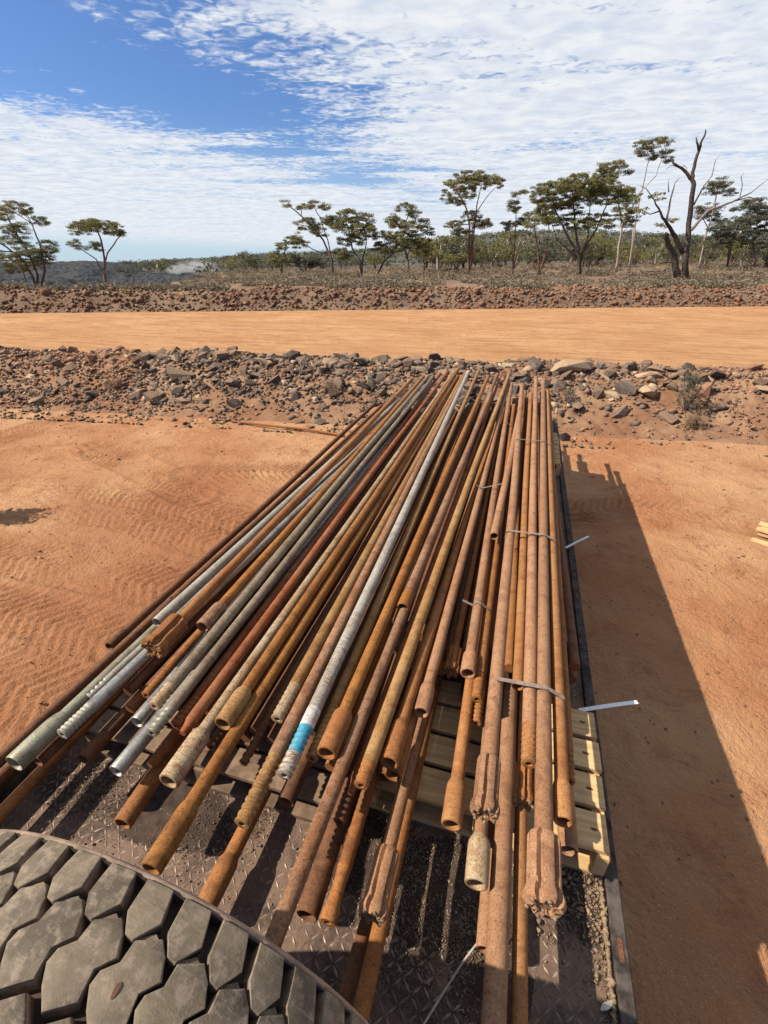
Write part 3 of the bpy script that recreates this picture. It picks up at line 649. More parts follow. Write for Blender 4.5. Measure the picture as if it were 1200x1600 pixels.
# ------------------------------------------------------------------ drill rods
RODS = []
_meshc = {}
def shaft_mesh(L, r, m, s0=0.0):
    mb = MB(); n = max(4, int(L / .3)); ph = rnd.uniform(0, 9); bx = rnd.uniform(-1, 1) * .0018 * L; bz = rnd.uniform(-.8, .3) * .0012 * L
    prof = [(s0 + (L - s0) * i / n, r * (1 + .012 * math.sin(ph + i * 2.3))) for i in range(n + 1)]
    mb.lathe(prof, 18, cap0=True, cap1=True)
    def off(t): u = max(0.0, min(1.0, (t - s0) / (L - s0))); return math.sin(PI * u) ** 2, math.sin(2 * PI * u) * math.sin(PI * u)
    mb.v = [(x + bx * off(y)[0] + bx * .5 * off(y)[1], y, z + bz * off(y)[0]) for x, y, z in mb.v]
    return smooth_by_angle(mb.mesh('shaft', m))
def coupling_mesh(l, r0, rc, m, flare=.03, bore=.70):
    mb = MB(); rb = rc * bore
    prof = [(.09, 0.0005), (.09, rb * .9), (.006, rb), (.001, rb + .002), (0, rb + .003), (0, rc - .0035), (.001, rc - .0015), (.004, rc), (l * .5, rc * 1.004), (l - flare, rc * .995), (l - flare * .6, rc * .97), (l - flare * .25, (rc + r0) / 2), (l, r0 * 1.02), (l + .01, r0 * .9)]
    mb.lathe(prof, 26); return smooth_by_angle(mb.mesh('coupling', m), 32)
def thread_mesh(l, r, m, pitch=.019, amp=.0046, bore=.42):
    mb = MB(); n = int(l / .0024); seg = 22; wear = rnd.uniform(.7, 1.1)
    prof = [(.05, .0005), (.05, r * bore), (.0, r * bore), (0, r * .86)] + [(.002 + (l - .002) * i / n, r) for i in range(n + 1)] + [(l + .012, r * .9)]
    k = len(prof)
    def fn(t, rr, a, i):
        if i < 4 or i == k - 1: return rr, t
        fade = min(1, (t + .004) / .012) * min(1, (l - t) / .02 + .0)
        w = .5 + .5 * math.cos(2 * PI * t / pitch + a)
        return rr - amp * wear * (w ** 1.2) * max(0, fade), t
    mb.lathe(prof, seg, fn=fn); return smooth_by_angle(mb.mesh('thread', m), 50)
button_me = None
def bit_meshes(l, r0, rb, m, flutes=6):
    """retrac button bit: fluted skirt behind, flared face with carbide buttons in front"""
    mb = MB(); seg = flutes * 12
    prof = [(0.004, .0005), (.004, rb * .32), (.007, rb * .45), (-.001, rb * .60), (-.003, rb * .80), (.004, rb * .97), (.012, rb * 1.02), (.022, rb * .99), (.034, rb * .88), (.045, rb * .84), (l * .75, rb * .86), (l - .012, rb * .86), (l - .004, rb * .80), (l, rb * .72), (l + .001, r0 * 1.0), (l + .004, r0 * .9)]
    def fn(t, rr, a, i):
        if i in (0, 1, len(prof) - 1, len(prof) - 2): return rr, t
        x = (a * flutes / (2 * PI)) % 1; x = abs(x - .5) * 2          # 0 at ridge centre, 1 in groove
        g_ = ss(np.array(x + .14 * math.sin(t * 60 + 1)), .64, .76); dep = .27 if t > .045 else .34
        return float(rr * (1 - dep * g_)), t
    mb.lathe(prof, seg, fn=fn); return smooth_by_angle(mb.mesh('bit_head', m), 30)
def rod(n, xm, ym, D, yf, end, mc, label, r=.0225, D2=None, L=None, ang=None, rc=.030, lc=.16, far='sleeve', mend=None, extend=0.0, spin=0.0, group='drill rods stacked on the trailer', tp=.021, blue=False, flutes=6, spread=False):
    p = at(n[0], n[1], H - D)
    if ang is not None: d = Vector((math.sin(math.radians(ang)), math.cos(math.radians(ang)), 0))
    else: d = (at(xm, ym, H - (D2 or D)) - p).normalized()
    if L is None:
        lo, hi = 0., 20.
        for _ in range(50):
            t = (lo + hi) / 2; w = p + d * t - Vector((0, 0, H)); yy = 800 - FPX * w.dot(CU) / w.dot(CF)
            if yy > yf: lo = t
            else: hi = t
        L = lo
    if extend: p = p - d * extend; L += extend
    o = link('drill_rod', None, None, p, d.to_track_quat('Y', 'Z').to_euler()); tag(o, label, 'drill rod', group)
    o.rotation_mode = 'XYZ'
    m = M[mc]; me_ = M[mend] if mend else m
    s0 = 0
    if end == 'coup': link('coupling', coupling_mesh(lc, r, rc, me_), o); s0 = lc - .002
    elif end == 'flare': link('coupling', coupling_mesh(lc, r, rc, me_, .07, .8), o); s0 = lc - .002
    elif end == 'tube': link('tube_end', coupling_mesh(lc, r, r * 1.03, me_, .01, .78), o); s0 = lc - .002
    elif end == 'thread':
        if blue:
            link('thread', thread_mesh(lc * .40, r, M['white'], tp), o)
            t2 = link('painted_thread', thread_mesh(lc * .60, r, M['blue'], tp), o, (0, lc * .40 - .002, 0)); t2['label'] = 'light blue painted length of thread'
            mb = MB(); mb.lathe([(lc - .004, r * .95), (lc - .003, r * 1.012), (lc + .03, r * 1.012), (lc + .065, r * 1.01), (lc + .07, r * .98)], 20); c_ = link('painted_band', smooth_by_angle(mb.mesh('painted_band', M['whitepaint'])), o); c_['label'] = 'white painted band'
        else: link('thread', thread_mesh(lc, r, me_, tp), o)
        s0 = lc - .002
    elif end == 'bit':
        bh = link('bit_head', bit_meshes(lc, r, rc, me_, flutes), o, (0, 0, 0), (0, spin, 0))
        global button_me
        if button_me is None:
            mb = MB(); mb.lathe([(-.0055, .0005), (-.0048, .003), (-.002, .0052), (.003, .0058), (.004, .004)], 8); button_me = smooth_by_angle(mb.mesh('button', M['stone']))
            button_me.materials.clear(); button_me.materials.append(M['grey'])
        for i in range(flutes):
            a = 2 * PI * (i + .5) / flutes; link('button', button_me, bh, (math.cos(a) * rc * .80, -.003, math.sin(a) * rc * .80), (0, -a, .5))
        for i in range(4):
            a = 2 * PI * i / 4 + .3; link('button', button_me, bh, (math.cos(a) * rc * .42, .003, math.sin(a) * rc * .42))
        s0 = lc - .002
    elif end == 'collar':
        mb = MB(); mb.lathe([(0.03, .0005), (.03, r * .5), (0, r * .5), (0, r * 1.0), (.004, r * 1.12), (.03, r * 1.15), (.036, r * 1.0), (.06, r * .86), (.1, r * .84), (.14, r), (.15, r * .9)], 18); link('collar', smooth_by_angle(mb.mesh('collar', me_)), o); s0 = .142
    elif end == 'taper':
        mb = MB(); mb.lathe([(0, .0005), (0, r * .55), (.03, r * .7), (.05, r * .98), (.06, r * .9)], 16); link('tapered_end', smooth_by_angle(mb.mesh('tapered_end', me_)), o); s0 = .049
    fe = 0
    if far == 'sleeve':
        mb = MB(); fe = rnd.uniform(.10, .16); k = rnd.uniform(1.14, 1.26)
        mb.lathe([(L - fe - .012, r * .95), (L - fe, r * k), (L - .01, r * k), (L, r * k * .9), (L, .0005)], 16); link('far_sleeve', smooth_by_angle(mb.mesh('far_sleeve', m)), o)
    link('shaft', shaft_mesh(L - fe, r, m, s0), o)
    q_ = p + d * L; RODS.append((p, q_, r, s0)); return o
K = 'rod'
R2 = rod
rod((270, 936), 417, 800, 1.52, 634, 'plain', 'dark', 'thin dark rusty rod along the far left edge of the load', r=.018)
rod((22, 1194), 160, 1062, 1.50, 609, 'flare', 'olive', 'greenish silver tube with a wide flared collar at the lower left', r=.024, rc=.036, lc=.20, far=None)
rod((138, 1091), 260, 978, 1.50, 640, 'thread', 'silver', 'pale silver rod half hidden between two silver tubes at left', r=.019, lc=.10, far=None)
rod((97, 1148), 232, 1020, 1.47, 600, 'thread', 'chrome', 'bright steel rod with a worn threaded end just right of the flared tube', r=.025, lc=.12, mend='silver', far=None, tp=.016)
rod((245, 973), 434, 800, 1.42, 612, 'tube', 'silver', 'pale galvanised tube ending open just above the big brown bit', r=.026, lc=.2, mend='silver')
rod((238, 1014), 443, 801, 1.345, 593, 'bit', 'brown', 'brown rod with a broad fluted button bit at the left of the pile', r=.023, rc=.056, lc=.17, spin=.25, flutes=5)
rod((228, 1087), 0, 0, 1.50, 0, 'thread', 'brown', 'brown rod whose short threaded end shows below the left bit', ang=-1.6, L=5.2, lc=.16, r=.022)
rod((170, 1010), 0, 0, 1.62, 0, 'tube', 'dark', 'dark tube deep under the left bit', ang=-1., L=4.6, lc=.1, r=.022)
rod((316, 980), 475, 800, 1.37, 589, 'coup', 'orange', 'orange rusty rod with a mottled purple grey coupling right of the left bit', mend='purple', rc=.031, lc=.15)
rod((241, 1104), 493, 800, 1.385, 588, 'thread', 'grey', 'grey brown rod with a stepped shoulder and short thread above the chrome tube end', lc=.09, mend='mottled', r=.0235)
rod((237, 1146), 510, 800, 1.39, 588, 'thread', 'grey', 'slim grey rod with a bulging worn grey thread', lc=.10, mend='olive', r=.021, tp=.022)
rod((214, 1129), 0, 0, 1.47, 0, 'tube', 'chrome', 'shiny steel tube mouth just under the grey threaded rod', ang=-1.2, L=4.5, lc=.15, r=.026)
rod((181, 1206), 240, 1141, 1.49, 0, 'tube', 'chrome', 'shiny chrome tube pointing out lowest among the grey rods', ang=-.2, L=5.2, lc=.15, r=.026, far=None)
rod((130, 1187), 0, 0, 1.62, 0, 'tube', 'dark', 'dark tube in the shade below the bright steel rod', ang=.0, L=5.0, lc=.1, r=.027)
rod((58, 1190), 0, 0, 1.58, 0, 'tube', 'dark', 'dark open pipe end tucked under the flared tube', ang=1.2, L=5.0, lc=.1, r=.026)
rod((-70, 1345), 0, 0, 1.70, 0, 'plain', 'brown', 'rusty rod low at the left running down behind the tyre', ang=-.8, L=6.1, r=.022, extend=.5)
rod((-80, 1292), 0, 0, 1.68, 0, 'plain', 'dark', 'dark rod low at the left beside the trailer edge', ang=-.5, L=6.1, r=.022, extend=.5)
rod((-60, 1240), 0, 0, 1.58, 0, 'plain', 'dark', 'dark rod directly below the flared silver tube', ang=.5, L=5.8, r=.020, extend=.5)
rod((275, 1135), 526, 800, 1.44, 584, 'thread', 'red', 'dark red rod with a thread in the shade below the slim grey rod', lc=.16, r=.021)
rod((285, 1146), 539, 800, 1.39, 581, 'taper', 'red', 'red rod with a small tapered tip beside the mottled coupling', r=.022)
rod((263, 1222), 557, 800, 1.385, 581, 'coup', 'mottled', 'mottled cream and rust rod with a long pale coupling', rc=.034, lc=.18, r=.0225)
rod((348, 1132), 568, 800, 1.355, 577, 'coup', 'orange', 'orange rod with a yellow brown coupling above the mottled one', rc=.032, lc=.145, mend='yellow')
rod((292, 1268), 583, 800, 1.385, 588, 'coup', 'orange', 'long bright orange rod running down behind the tyre', rc=.030, extend=.15, lc=.17, r=.0235)
rod((380, 1193), 599, 800, 1.46, 590, 'thread', 'dark', 'thin dark rod with a knobbly thread between orange and yellow rods', lc=.20, r=.0165, tp=.024)
rod((433, 1124), 608, 800, 1.38, 588, 'thread', 'yellow', 'pale yellow rod with a coarse threaded end above the pallet', lc=.15, mend='mottled', r=.024)
rod((378, 1288), 620, 800, 1.38, 582, 'thread', 'purple', 'red mottled rod with a long coarse thread reaching over the deck', lc=.21, mend='yellow', r=.025)
rod((444, 1212), 632, 800, 1.35, 581, 'thread', 'white', 'silver mottled rod with light blue paint on its thread', lc=.17, blue=True, r=.0245)
rod((487, 1186), 653, 800, 1.40, 580, 'thread', 'yellow', 'orange yellow ringed rod with a thread hidden beside a big coupling', lc=.22, r=.022)
rod((510, 1178), 672, 800, 1.36, 588, 'coup', 'orange', 'orange brown rod with a stout coupling right of the blue painted one', rc=.034, lc=.165, mend='brown')
rod((435, 1450), 692, 800, 1.39, 585, 'plain', 'purple', 'long purple brown rod reaching down to the tyre', r=.0225, extend=.05)
rod((629, 950), 697, 785, 1.365, 615, 'coup', 'purple', 'purplish rod ending at mid length in a short collar', rc=.028, lc=.11, r=.0235, mend='orange')
rod((548, 1240), 706, 800, 1.46, 582, 'taper', 'red', 'thin reddish rod sunk between two thicker ones in the middle', r=.017)
rod((564, 1228), 718, 800, 1.37, 582, 'thread', 'yellow', 'bright yellow orange rod with a worn smooth threaded end', lc=.07, mend='brown', r=.0235)
rod((608, 1193), 695, 910, 1.40, 601, 'coup', 'brown', 'brown rod with a coupling resting over a second coupling in the middle', rc=.032, lc=.16, D2=1.43)
rod((614, 1213), 0, 0, 1.47, 0, 'coup', 'brown', 'coupling end showing just below the middle brown one', ang=.8, L=4, rc=.031, lc=.16)
rod((658, 1114), 741, 800, 1.42, 594, 'coup', 'dusty', 'pinkish brown rod with a short coupling left of the upper bit', rc=.029, lc=.13, r=.0215)
rod((704, 1050), 742, 862, 1.50, 0, 'bit', 'brown', 'thin brown rod ending in a dark open fluted bit in the centre', L=4.2, rc=.036, lc=.14, r=.0165, spin=.2, flutes=6)
rod((731, 1053), 769, 800, 1.42, 601, 'coup', 'dusty', 'dusty rod with a short wide coupling above the pallet', rc=.031, lc=.115, r=.023)
rod((772, 838), 780, 799, 1.37, 634, 'tube', 'dusty', 'short dusty pipe ending half way down the pile', r=.024, lc=.15)
rod((745, 1093), 768, 910, 1.45, 634, 'thread', 'brown', 'brown rod with a finely ridged thread left of the bit rod', lc=.15, r=.0215)
rod((744, 1130), 0, 0, 1.53, 0, 'thread', 'brown', 'lower rod whose threaded tip peeks out below its neighbour', ang=-.3, L=4.5, lc=.12, r=.020)
rod((705, 1290), 720, 1180, 1.52, 0, 'coup', 'dustyorange', 'orange brown rod with a coupling standing out over the pallet front', L=4.5, rc=.032, lc=.145, r=.0225)
rod((757, 1272), 798.5, 800, 1.355, 601, 'bit', 'dusty', 'dusty thick rod with a round studded button bit', rc=.042, lc=.17, r=.0255, spin=.1, mend='dusty', flutes=7)
rod((771, 1598), 810, 800, 1.59, 613, 'plain', 'dusty', 'long thick dusty rod running out of the bottom of the picture', r=.0300, extend=.45)
rod((812, 1598), 817, 1100, 1.62, 0, 'plain', 'dustyorange', 'long thin rod running out of the picture beside the thick dusty one', r=.0205, L=5.8, extend=.45)
rod((809, 1073), 821, 800, 1.39, 616, 'tube', 'dustyorange', 'orange dusty rod ending short just under the front strap', r=.022, lc=.12)
rod((818, 1256), 0, 0, 1.45, 0, 'bit', 'brown', 'brown rod with a small studded bit under the ridged rod', ang=0.2, L=4.5, rc=.035, lc=.13, r=.023, spin=.4, flutes=7)
rod((826, 1194), 833.5, 800, 1.36, 590, 'thread', 'dusty', 'pale dusty rod with a flaking ridged thread above the studded bit', lc=.14, mend='dustyorange', r=.0245)
rod((850, 1418), 849, 800, 1.355, 597, 'bit', 'dusty', 'long dusty rod with the largest fluted bit at the bottom right', rc=.050, lc=.165, r=.0255, spin=.2)
rod((880, 1285), 862, 800, 1.38, 612, 'coup', 'dustyorange', 'orange tinted rod with a coupling at the right edge of the load', rc=.027, lc=.12, r=.0215)
rod((888, 1330), 0, 0, 1.50, 0, 'tube', 'dusty', 'lower pipe mouth under the rightmost coupling', ang=.3, L=5.2, lc=.1, r=.027)
rod((890, 1222), 0, 0, 1.45, 0, 'thread', 'brown', 'thin rod at the very right edge of the load', ang=.6, L=5.2, lc=.12, r=.018)
rod((744, 1383), 0, 0, 1.56, 0, 'coup', 'dusty', 'pale sand coloured coupling below the round studded bit', ang=-1.2, L=4.8, rc=.034, lc=.13, r=.022, mend='mottled')
rod((757, 1485), 0, 0, 1.70, 0, 'tube', 'dusty', 'short pipe end beside the thick dusty rod at the bottom', ang=-.6, L=5, lc=.1, r=.024)
rod((479, 1432), 512, 1335, 1.66, 0, 'tube', 'dark', 'wide dark open pipe in the shade right of the purple brown rod', L=3.0, lc=.12, r=.033)
rod((530, 1285), 560, 1200, 1.60, 0, 'thread', 'dark', 'dark coarse thread lying over the wide dark pipe', L=4.0, lc=.14, r=.022)
rod((512, 1442), 570, 1250, 1.62, 0, 'collar', 'brown', 'brown rod ending in a small round collar over the tread plate', L=5.2, r=.0225)
rod((581, 1432), 628, 1243, 1.56, 0, 'bit', 'dusty', 'brown rod with a long fluted bit beside the tyre', L=5.4, rc=.041, lc=.17, r=.0225, spin=.3)
rod((562, 1590), 650, 1200, 1.69, 0, 'plain', 'brown', 'long brown rod passing under the left fluted bit', L=5.6, r=.0235, extend=.05)
rod((546, 1535), 600, 1345, 1.74, 0, 'plain', 'dark', 'short dark rod between the tyre and the long brown rod', L=4.0, r=.021, extend=.06)
rod((446, 1254), 0, 0, 1.57, 0, 'tube', 'dark', 'dark open pipe in the shade under the blue painted rod', ang=-.8, L=4.8, lc=.1, r=.029)
rod((333, 1393), 377, 1307, 1.75, 0, 'coup', 'brown', 'sunlit brown coupling on the deck behind the tyre', L=4.5, rc=.035, lc=.16, r=.027, extend=.06)
rod((191, 1288), 0, 0, 1.60, 0, 'coup', 'brown', 'smooth brown rod with a long coupling over the left deck', ang=-4.0, L=4.2, rc=.031, lc=.19, r=.020)
rod((238, 1196), 0, 0, 1.57, 0, 'plain', 'brown', 'short stub of brown pipe behind the smooth brown coupling', ang=-1, L=4, r=.022)
rod((330, 1168), 0, 0, 1.54, 0, 'thread', 'dark', 'dark threaded end in the gap left of the long orange rod', ang=-.5, L=4, lc=.2, r=.022)
rod((600, 1215), 0, 0, 1.60, 0, 'tube', 'dark', 'dark pipe mouth deep below the middle couplings', ang=.6, L=4.6, lc=.1, r=.024)
# deeper layers that carry the visible ones; extra dark rods added to shade the gaps
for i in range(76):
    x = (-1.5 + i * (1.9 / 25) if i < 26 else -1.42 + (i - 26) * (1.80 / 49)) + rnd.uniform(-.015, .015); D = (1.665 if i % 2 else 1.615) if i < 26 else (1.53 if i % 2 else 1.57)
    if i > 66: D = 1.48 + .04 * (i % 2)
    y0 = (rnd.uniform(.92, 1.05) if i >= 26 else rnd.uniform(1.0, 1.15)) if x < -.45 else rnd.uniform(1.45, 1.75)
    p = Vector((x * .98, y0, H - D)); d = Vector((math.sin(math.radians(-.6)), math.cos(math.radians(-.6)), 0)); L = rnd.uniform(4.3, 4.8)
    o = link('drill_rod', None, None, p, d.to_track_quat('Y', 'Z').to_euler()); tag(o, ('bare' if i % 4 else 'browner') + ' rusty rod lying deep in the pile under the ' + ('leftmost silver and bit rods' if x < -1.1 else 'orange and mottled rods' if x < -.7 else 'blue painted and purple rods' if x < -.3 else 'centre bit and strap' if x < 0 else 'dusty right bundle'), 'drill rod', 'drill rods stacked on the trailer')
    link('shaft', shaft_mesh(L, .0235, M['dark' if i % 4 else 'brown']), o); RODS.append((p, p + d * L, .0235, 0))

# straps
def strap(y, x0, x1, label, w=.016, m='strap', drop=.05, tail=0):
    xs = lin(x0, x1, 90); zs = []
    for x in xs:
        z = -9
        for p, q_, r, s0_ in RODS:
            if not (p.y - .01 < y < q_.y): continue
            t = (y - p.y) / (q_.y - p.y); xc = p.x + (q_.x - p.x) * t; zc_ = p.z + (q_.z - p.z) * t; dx = abs(x - xc)
            if dx < r + .002: z = max(z, zc_ + math.sqrt((r + .002) ** 2 - dx * dx))
        zs.append(z)
    P = [(x, z) for x, z in zip(xs, zs) if z > H - 1.47]
    P = [(P[0][0] - .004, P[0][1] - drop)] + P + [(P[-1][0] + .004, P[-1][1] - drop)]
    hull = []
    for p in P:
        while len(hull) >= 2 and (hull[-1][0] - hull[-2][0]) * (p[1] - hull[-2][1]) - (hull[-1][1] - hull[-2][1]) * (p[0] - hull[-2][0]) >= 0: hull.pop()
        hull.append(p)
    if tail: hull[0] = (hull[1][0] - tail, hull[1][1] + .02)
    V = []; Fc = []
    for (x, z) in hull:
        sk = (x - x0) * .04
        for dy in (-w / 2, w / 2):
            for dz in (.0004, .0022): V.append((x, y + dy + sk, z + dz))
    for i in range(len(hull) - 1):
        a, b = i * 4, i * 4 + 4; Fc += [(a + 1, b + 1, b + 3, a + 3), (a, a + 2, b + 2, b), (a, b, b + 1, a + 1), (a + 2, a + 3, b + 3, b + 2)]
    Fc += [(0, 1, 3, 2)]
    o = link('steel_strap', mesh_np('steel_strap', V, Fc, M[m])); tag(o, label, 'strap', 'steel straps round the rod bundles'); return o
def yat(x, y, D=1.35): return at(x, y, H - D).y, at(x, y, H - D).x
y, xa = yat(778, 1068); strap(y, xa - .005, yat(884, 1082)[1], 'grey steel strap across the right bundle nearest the camera', .017)
y, xa = yat(790, 834); strap(y, xa, yat(868, 836)[1], 'grey steel strap over the right bundle at mid length')
y, xa = yat(806, 690); strap(y, xa, yat(862, 692)[1], 'thin strap over the right bundle two thirds of the way along')
y, xa = yat(815, 622); strap(y, xa, yat(853, 627)[1], 'thin strap near the far ends of the right bundle')
y, xa = yat(716, 925); strap(y, xa, yat(768, 938)[1], 'pale strap with a loose end across the centre rods', .015, tail=.05)
y, xa = yat(754, 753); strap(y, xa, yat(784, 758)[1], 'pale strap crossing the short dusty pipe', .015, tail=.04)
y, xa = yat(784, 653); strap(y, xa, yat(802, 657)[1], 'pale strap on the centre rods near their far ends')
y, xa = yat(600, 622); strap(y, xa, yat(622, 628)[1], 'thin strap over the far ends of the leftmost rods')
y, xa = yat(570, 648); strap(y, xa, yat(590, 652)[1], 'thin strap over the left edge rods below the far end')
# pale strap tails sticking out past the deck edge
for (p0, p1, w, lb) in (((905, 1110, DK + .05), (996, 1097, DK + .04), .020, 'long pale strap tail sticking out over the right deck edge, nearer one'), ((884, 856, DK + .05), (920, 838, DK + .06), .018, 'short white strap tail sticking out over the right deck edge, farther one')):
    A = at(*p0); B = at(*p1); A = A + (A - B).normalized() * .16 * 0; d = (B - A); n = Vector((-d.y, d.x, 0)).normalized() * w / 2; V = []; up = Vector((0, 0, .0015)); NS = 8
    for i in range(NS + 1):
        c = A + d * (i / NS) + Vector((0, 0, .003 * math.sin(i / NS * PI)))
        V += [c - n, c + n, c + n + up, c - n + up]
    Fc = [(0, 1, 2, 3)] + [tuple(i * 4 + j for j in q4) for i in range(NS) for q4 in ((0, 4, 5, 1), (3, 2, 6, 7), (0, 3, 7, 4), (1, 5, 6, 2))] + [(NS * 4, NS * 4 + 3, NS * 4 + 2, NS * 4 + 1)]
    tag(link('strap_tail', mesh_np('strap_tail', V, Fc, M['paletag'])), lb, 'strap', 'steel straps round the rod bundles')
# cable
m = MB(); pts = [at(655, 1612, DK + .02), at(690, 1555, DK + .03), at(722, 1505, DK + .05), at(750, 1468, DK + .09), at(768, 1440, DK + .1)]
fine = []
for i in range(len(pts) - 1):
    for t in (0, .25, .5, .75): fine.append(pts[i].lerp(pts[i + 1], t))
fine.append(pts[-1]); m.tube(fine, [.0032] * len(fine)); tag(link('cable', m.mesh('cable', M['cable'], True)), 'thin grey brown cable curving over the dark deck at the bottom', 'cable')

# ------------------------------------------------------------------ tyre
TC = Vector((-.54, .242, H - 1.333)); TR = .53; NP = 49; TW = .31
ty = link('truck_tyre', None, None, TC); tag(ty, 'worn truck tyre standing on the deck, chunky dusty tread up', 'tyre')
def tyr(t):    # crown profile: drop of the tread surface at distance t from the front shoulder
    u = (t - TW / 2) / (TW / 2); return -.010 * u * u * u * u - .006 * u * u
def typ(s, t, h):
    a = s / TR; R_ = TR + tyr(t) + h; return (R_ * math.sin(a), -t, R_ * math.cos(a))
mb = MB(); prof = [(.012, -.15), (.022, -.11), (.018, -.065), (.006, -.03), (-.0, -.016), (.0, -.0125)] 
seg = 160; V = []; Fc = []
full = [(.0 - .030, -.25), (-.012, -.24), (.014, -.16), (.022, -.10), (.016, -.055), (.006, -.030), (-.001, -.020)] # y offset outward(+), radial
ring = [(yo, TR + ro) for yo, ro in full] + [(-t, TR - .030 + tyr(t)) for t in lin(.004, TW - .004, 14)] + [(-TW - yo, TR + ro) for yo, ro in full[::-1]] + [(-TW + .03, TR - .27), (-.03, TR - .27)]
k = len(ring)
for i in range(seg):
    a = 2 * PI * i / seg
    for (yy, rr) in ring: V.append((rr * math.sin(a), yy, rr * math.cos(a)))
for i in range(seg):
    for j in range(k): Fc.append((i * k + j, i * k + (j + 1) % k, ((i + 1) % seg) * k + (j + 1) % k, ((i + 1) % seg) * k + j))
link('carcass', smooth_by_angle(mesh_np('carcass', V, np.array(Fc), M['groove']), 50), ty)
# moulded ribs on the shoulder
for rr, yo in ((-.026, .004), (-.036, .0085)):
    mb = MB(); pts = [((TR + rr) * math.sin(a), yo + .001, (TR + rr) * math.cos(a)) for a in lin(0, 2 * PI, 121)]; mb.tube(pts, [.0042] * 121, 6, False); link('shoulder_rib', mb.mesh('shoulder_rib', M['rubberdust'], True), ty)
SH = [(-2, 1), (40, -1), (50, 40), (28, 66), (15, 64), (0, 43)]
R2_ = [(33, 69), (64, 56), (79, 70), (81, 75), (89, 90), (71, 108), (76, 136), (45, 155), (26, 138), (13, 120), (15, 106), (31, 92)]
def block(poly, name, sh0, rot180=False):
    pts = [((124 - s, 310 - t) if rot180 else (s, t)) for s, t in poly]
    cx = sum(p[0] for p in pts) / len(pts); cy = sum(p[1] for p in pts) / len(pts)
    # densify
    P = []
    for i in range(len(pts)):
        a, b = pts[i], pts[(i + 1) % len(pts)]; n = 2 if math.hypot(a[0] - b[0], a[1] - b[1]) > 22 else 1
        for q3 in range(n): P.append((a[0] + (b[0] - a[0]) * q3 / n, a[1] + (b[1] - a[1]) * q3 / n))
    V = []; Fc = []; n = len(P)
    for (sc, h) in ((1.12, -.034), (1.085, -.004), (1.065, -.001), (1.02, 0.0), (.5, .0006)):
        for (s, t) in P: V.append(typ((cx + (s - cx) * sc + sh0) / 1000, min(max((cy + (t - cy) * sc) / 1000, -.001), TW + .001), h))
    V.append(typ((cx + sh0) / 1000, cy / 1000, .0008))
    for l in range(4):
        for i in range(n): Fc.append((l * n + i, l * n + (i + 1) % n, (l + 1) * n + (i + 1) % n, (l + 1) * n + i))
    for i in range(n): Fc.append((4 * n + i, 4 * n + (i + 1) % n, 5 * n))
    me = mesh_np(name, V, Fc, M['rubber']); me.materials.append(M['rubberside'])
    for fi in range(n): me.polygons[fi].material_index = 1
    return smooth_by_angle(me, 28)
pitch = 2 * PI * TR * 1000 / NP
meshes = [('shoulder_block', block(SH, 'shoulder_block', 0)), ('tread_block', block(R2_, 'tread_block', 0)), ('tread_block', block(R2_, 'tread_block', 0, True)), ('shoulder_block', block(SH, 'shoulder_block', 0, True))]
bridge = block([(30, 64), (52, 50), (62, 56), (36, 72)], 'groove_bridge', 0)
for v in bridge.vertices: pass
for i in range(NP):
    a = 2 * PI * i / NP + 33.0 / 1000 / TR
    for nm, me in meshes: link(nm, me, ty, (0, 0, 0), (0, a, 0))
# stones/dust lip: small raised bridges between shoulder and inner blocks
    bo = link('groove_bridge', bridge, ty, (0, 0, 0), (0, a, 0)); bo.scale = (.985, 1, .985)
# nick in one block
m = MB(); c0 = Vector(typ(.1456, .1155, .0016)); m.add([tuple(c0 + Vector((math.cos(t) * .0035 * (1 + .3 * math.sin(3 * t)), math.sin(t) * .009, 0))) for t in lin(0, 2 * PI, 9)[:-1]], [tuple(range(8))]); link('cut', m.mesh('cut', M['dark']), ty)

# ------------------------------------------------------------------ things on the yard
m = MB(); p = [at(362, 658, .03), at(420, 665, .05), at(480, 671, .045), at(538, 681, .03)]
m.tube(p, [.022] * 4, 10); tag(link('steel_bar', smooth_by_angle(m.mesh('steel_bar', M['brown']))), 'long thin rusty bar lying on the sand at the foot of the berm', 'bar')
tp_ = link('broken_pallet', None, None, at(1186, 838, .0), (0, 0, -.5)); tag(tp_, 'broken corner of a pale wooden pallet at the right edge', 'pallet')
for (x0, x1, y0, y1, z0, z1) in ((-.05, .75, -.05, .04, .075, .095), (-.05, .75, .12, .21, .075, .095), (-.02, .08, -.03, .19, .02, .074), (-.05, .7, -.22, -.14, .01, .03)):
    m = MB(); m.box(x0, x1, y0, y1, z0, z1); link('board', bevel(m.mesh('board', M['wood']), .003), tp_)

# ------------------------------------------------------------------ vegetation
def leaf_mesh(name, C, Rr, n_per, size, m, droop=.4, tr_=None, flat=1.0):
    """C: cluster centres (k,3), Rr radii (k,3); leaf quads spread through each cluster"""
    k = len(C); n = k * n_per; ci = np.repeat(np.arange(k), n_per)
    d = RA.normal(size=(n, 3)); d /= np.linalg.norm(d, axis=1)[:, None]; rad = RA.random(n) ** .45
    P = C[ci] + d * rad[:, None] * Rr[ci]
    u = RA.normal(size=(n, 3)); u[:, 2] = u[:, 2] * .8 - droop; u /= np.linalg.norm(u, axis=1)[:, None]
    w = np.cross(u, RA.normal(size=(n, 3))); w /= np.linalg.norm(w, axis=1)[:, None] + 1e-9
    s = size * RA.uniform(.6, 1.4, n)[:, None]; u = u * s; w = w * s * .42
    V = np.stack([P - u, P + w, P + u, P - w], 1).reshape(-1, 3); Fc = np.arange(n * 4).reshape(n, 4)
    cl = RA.random(k)[ci] * .55 + RA.random(n) * .45
    return mesh_np(name, V, Fc, m, False, np.repeat(cl, 4))
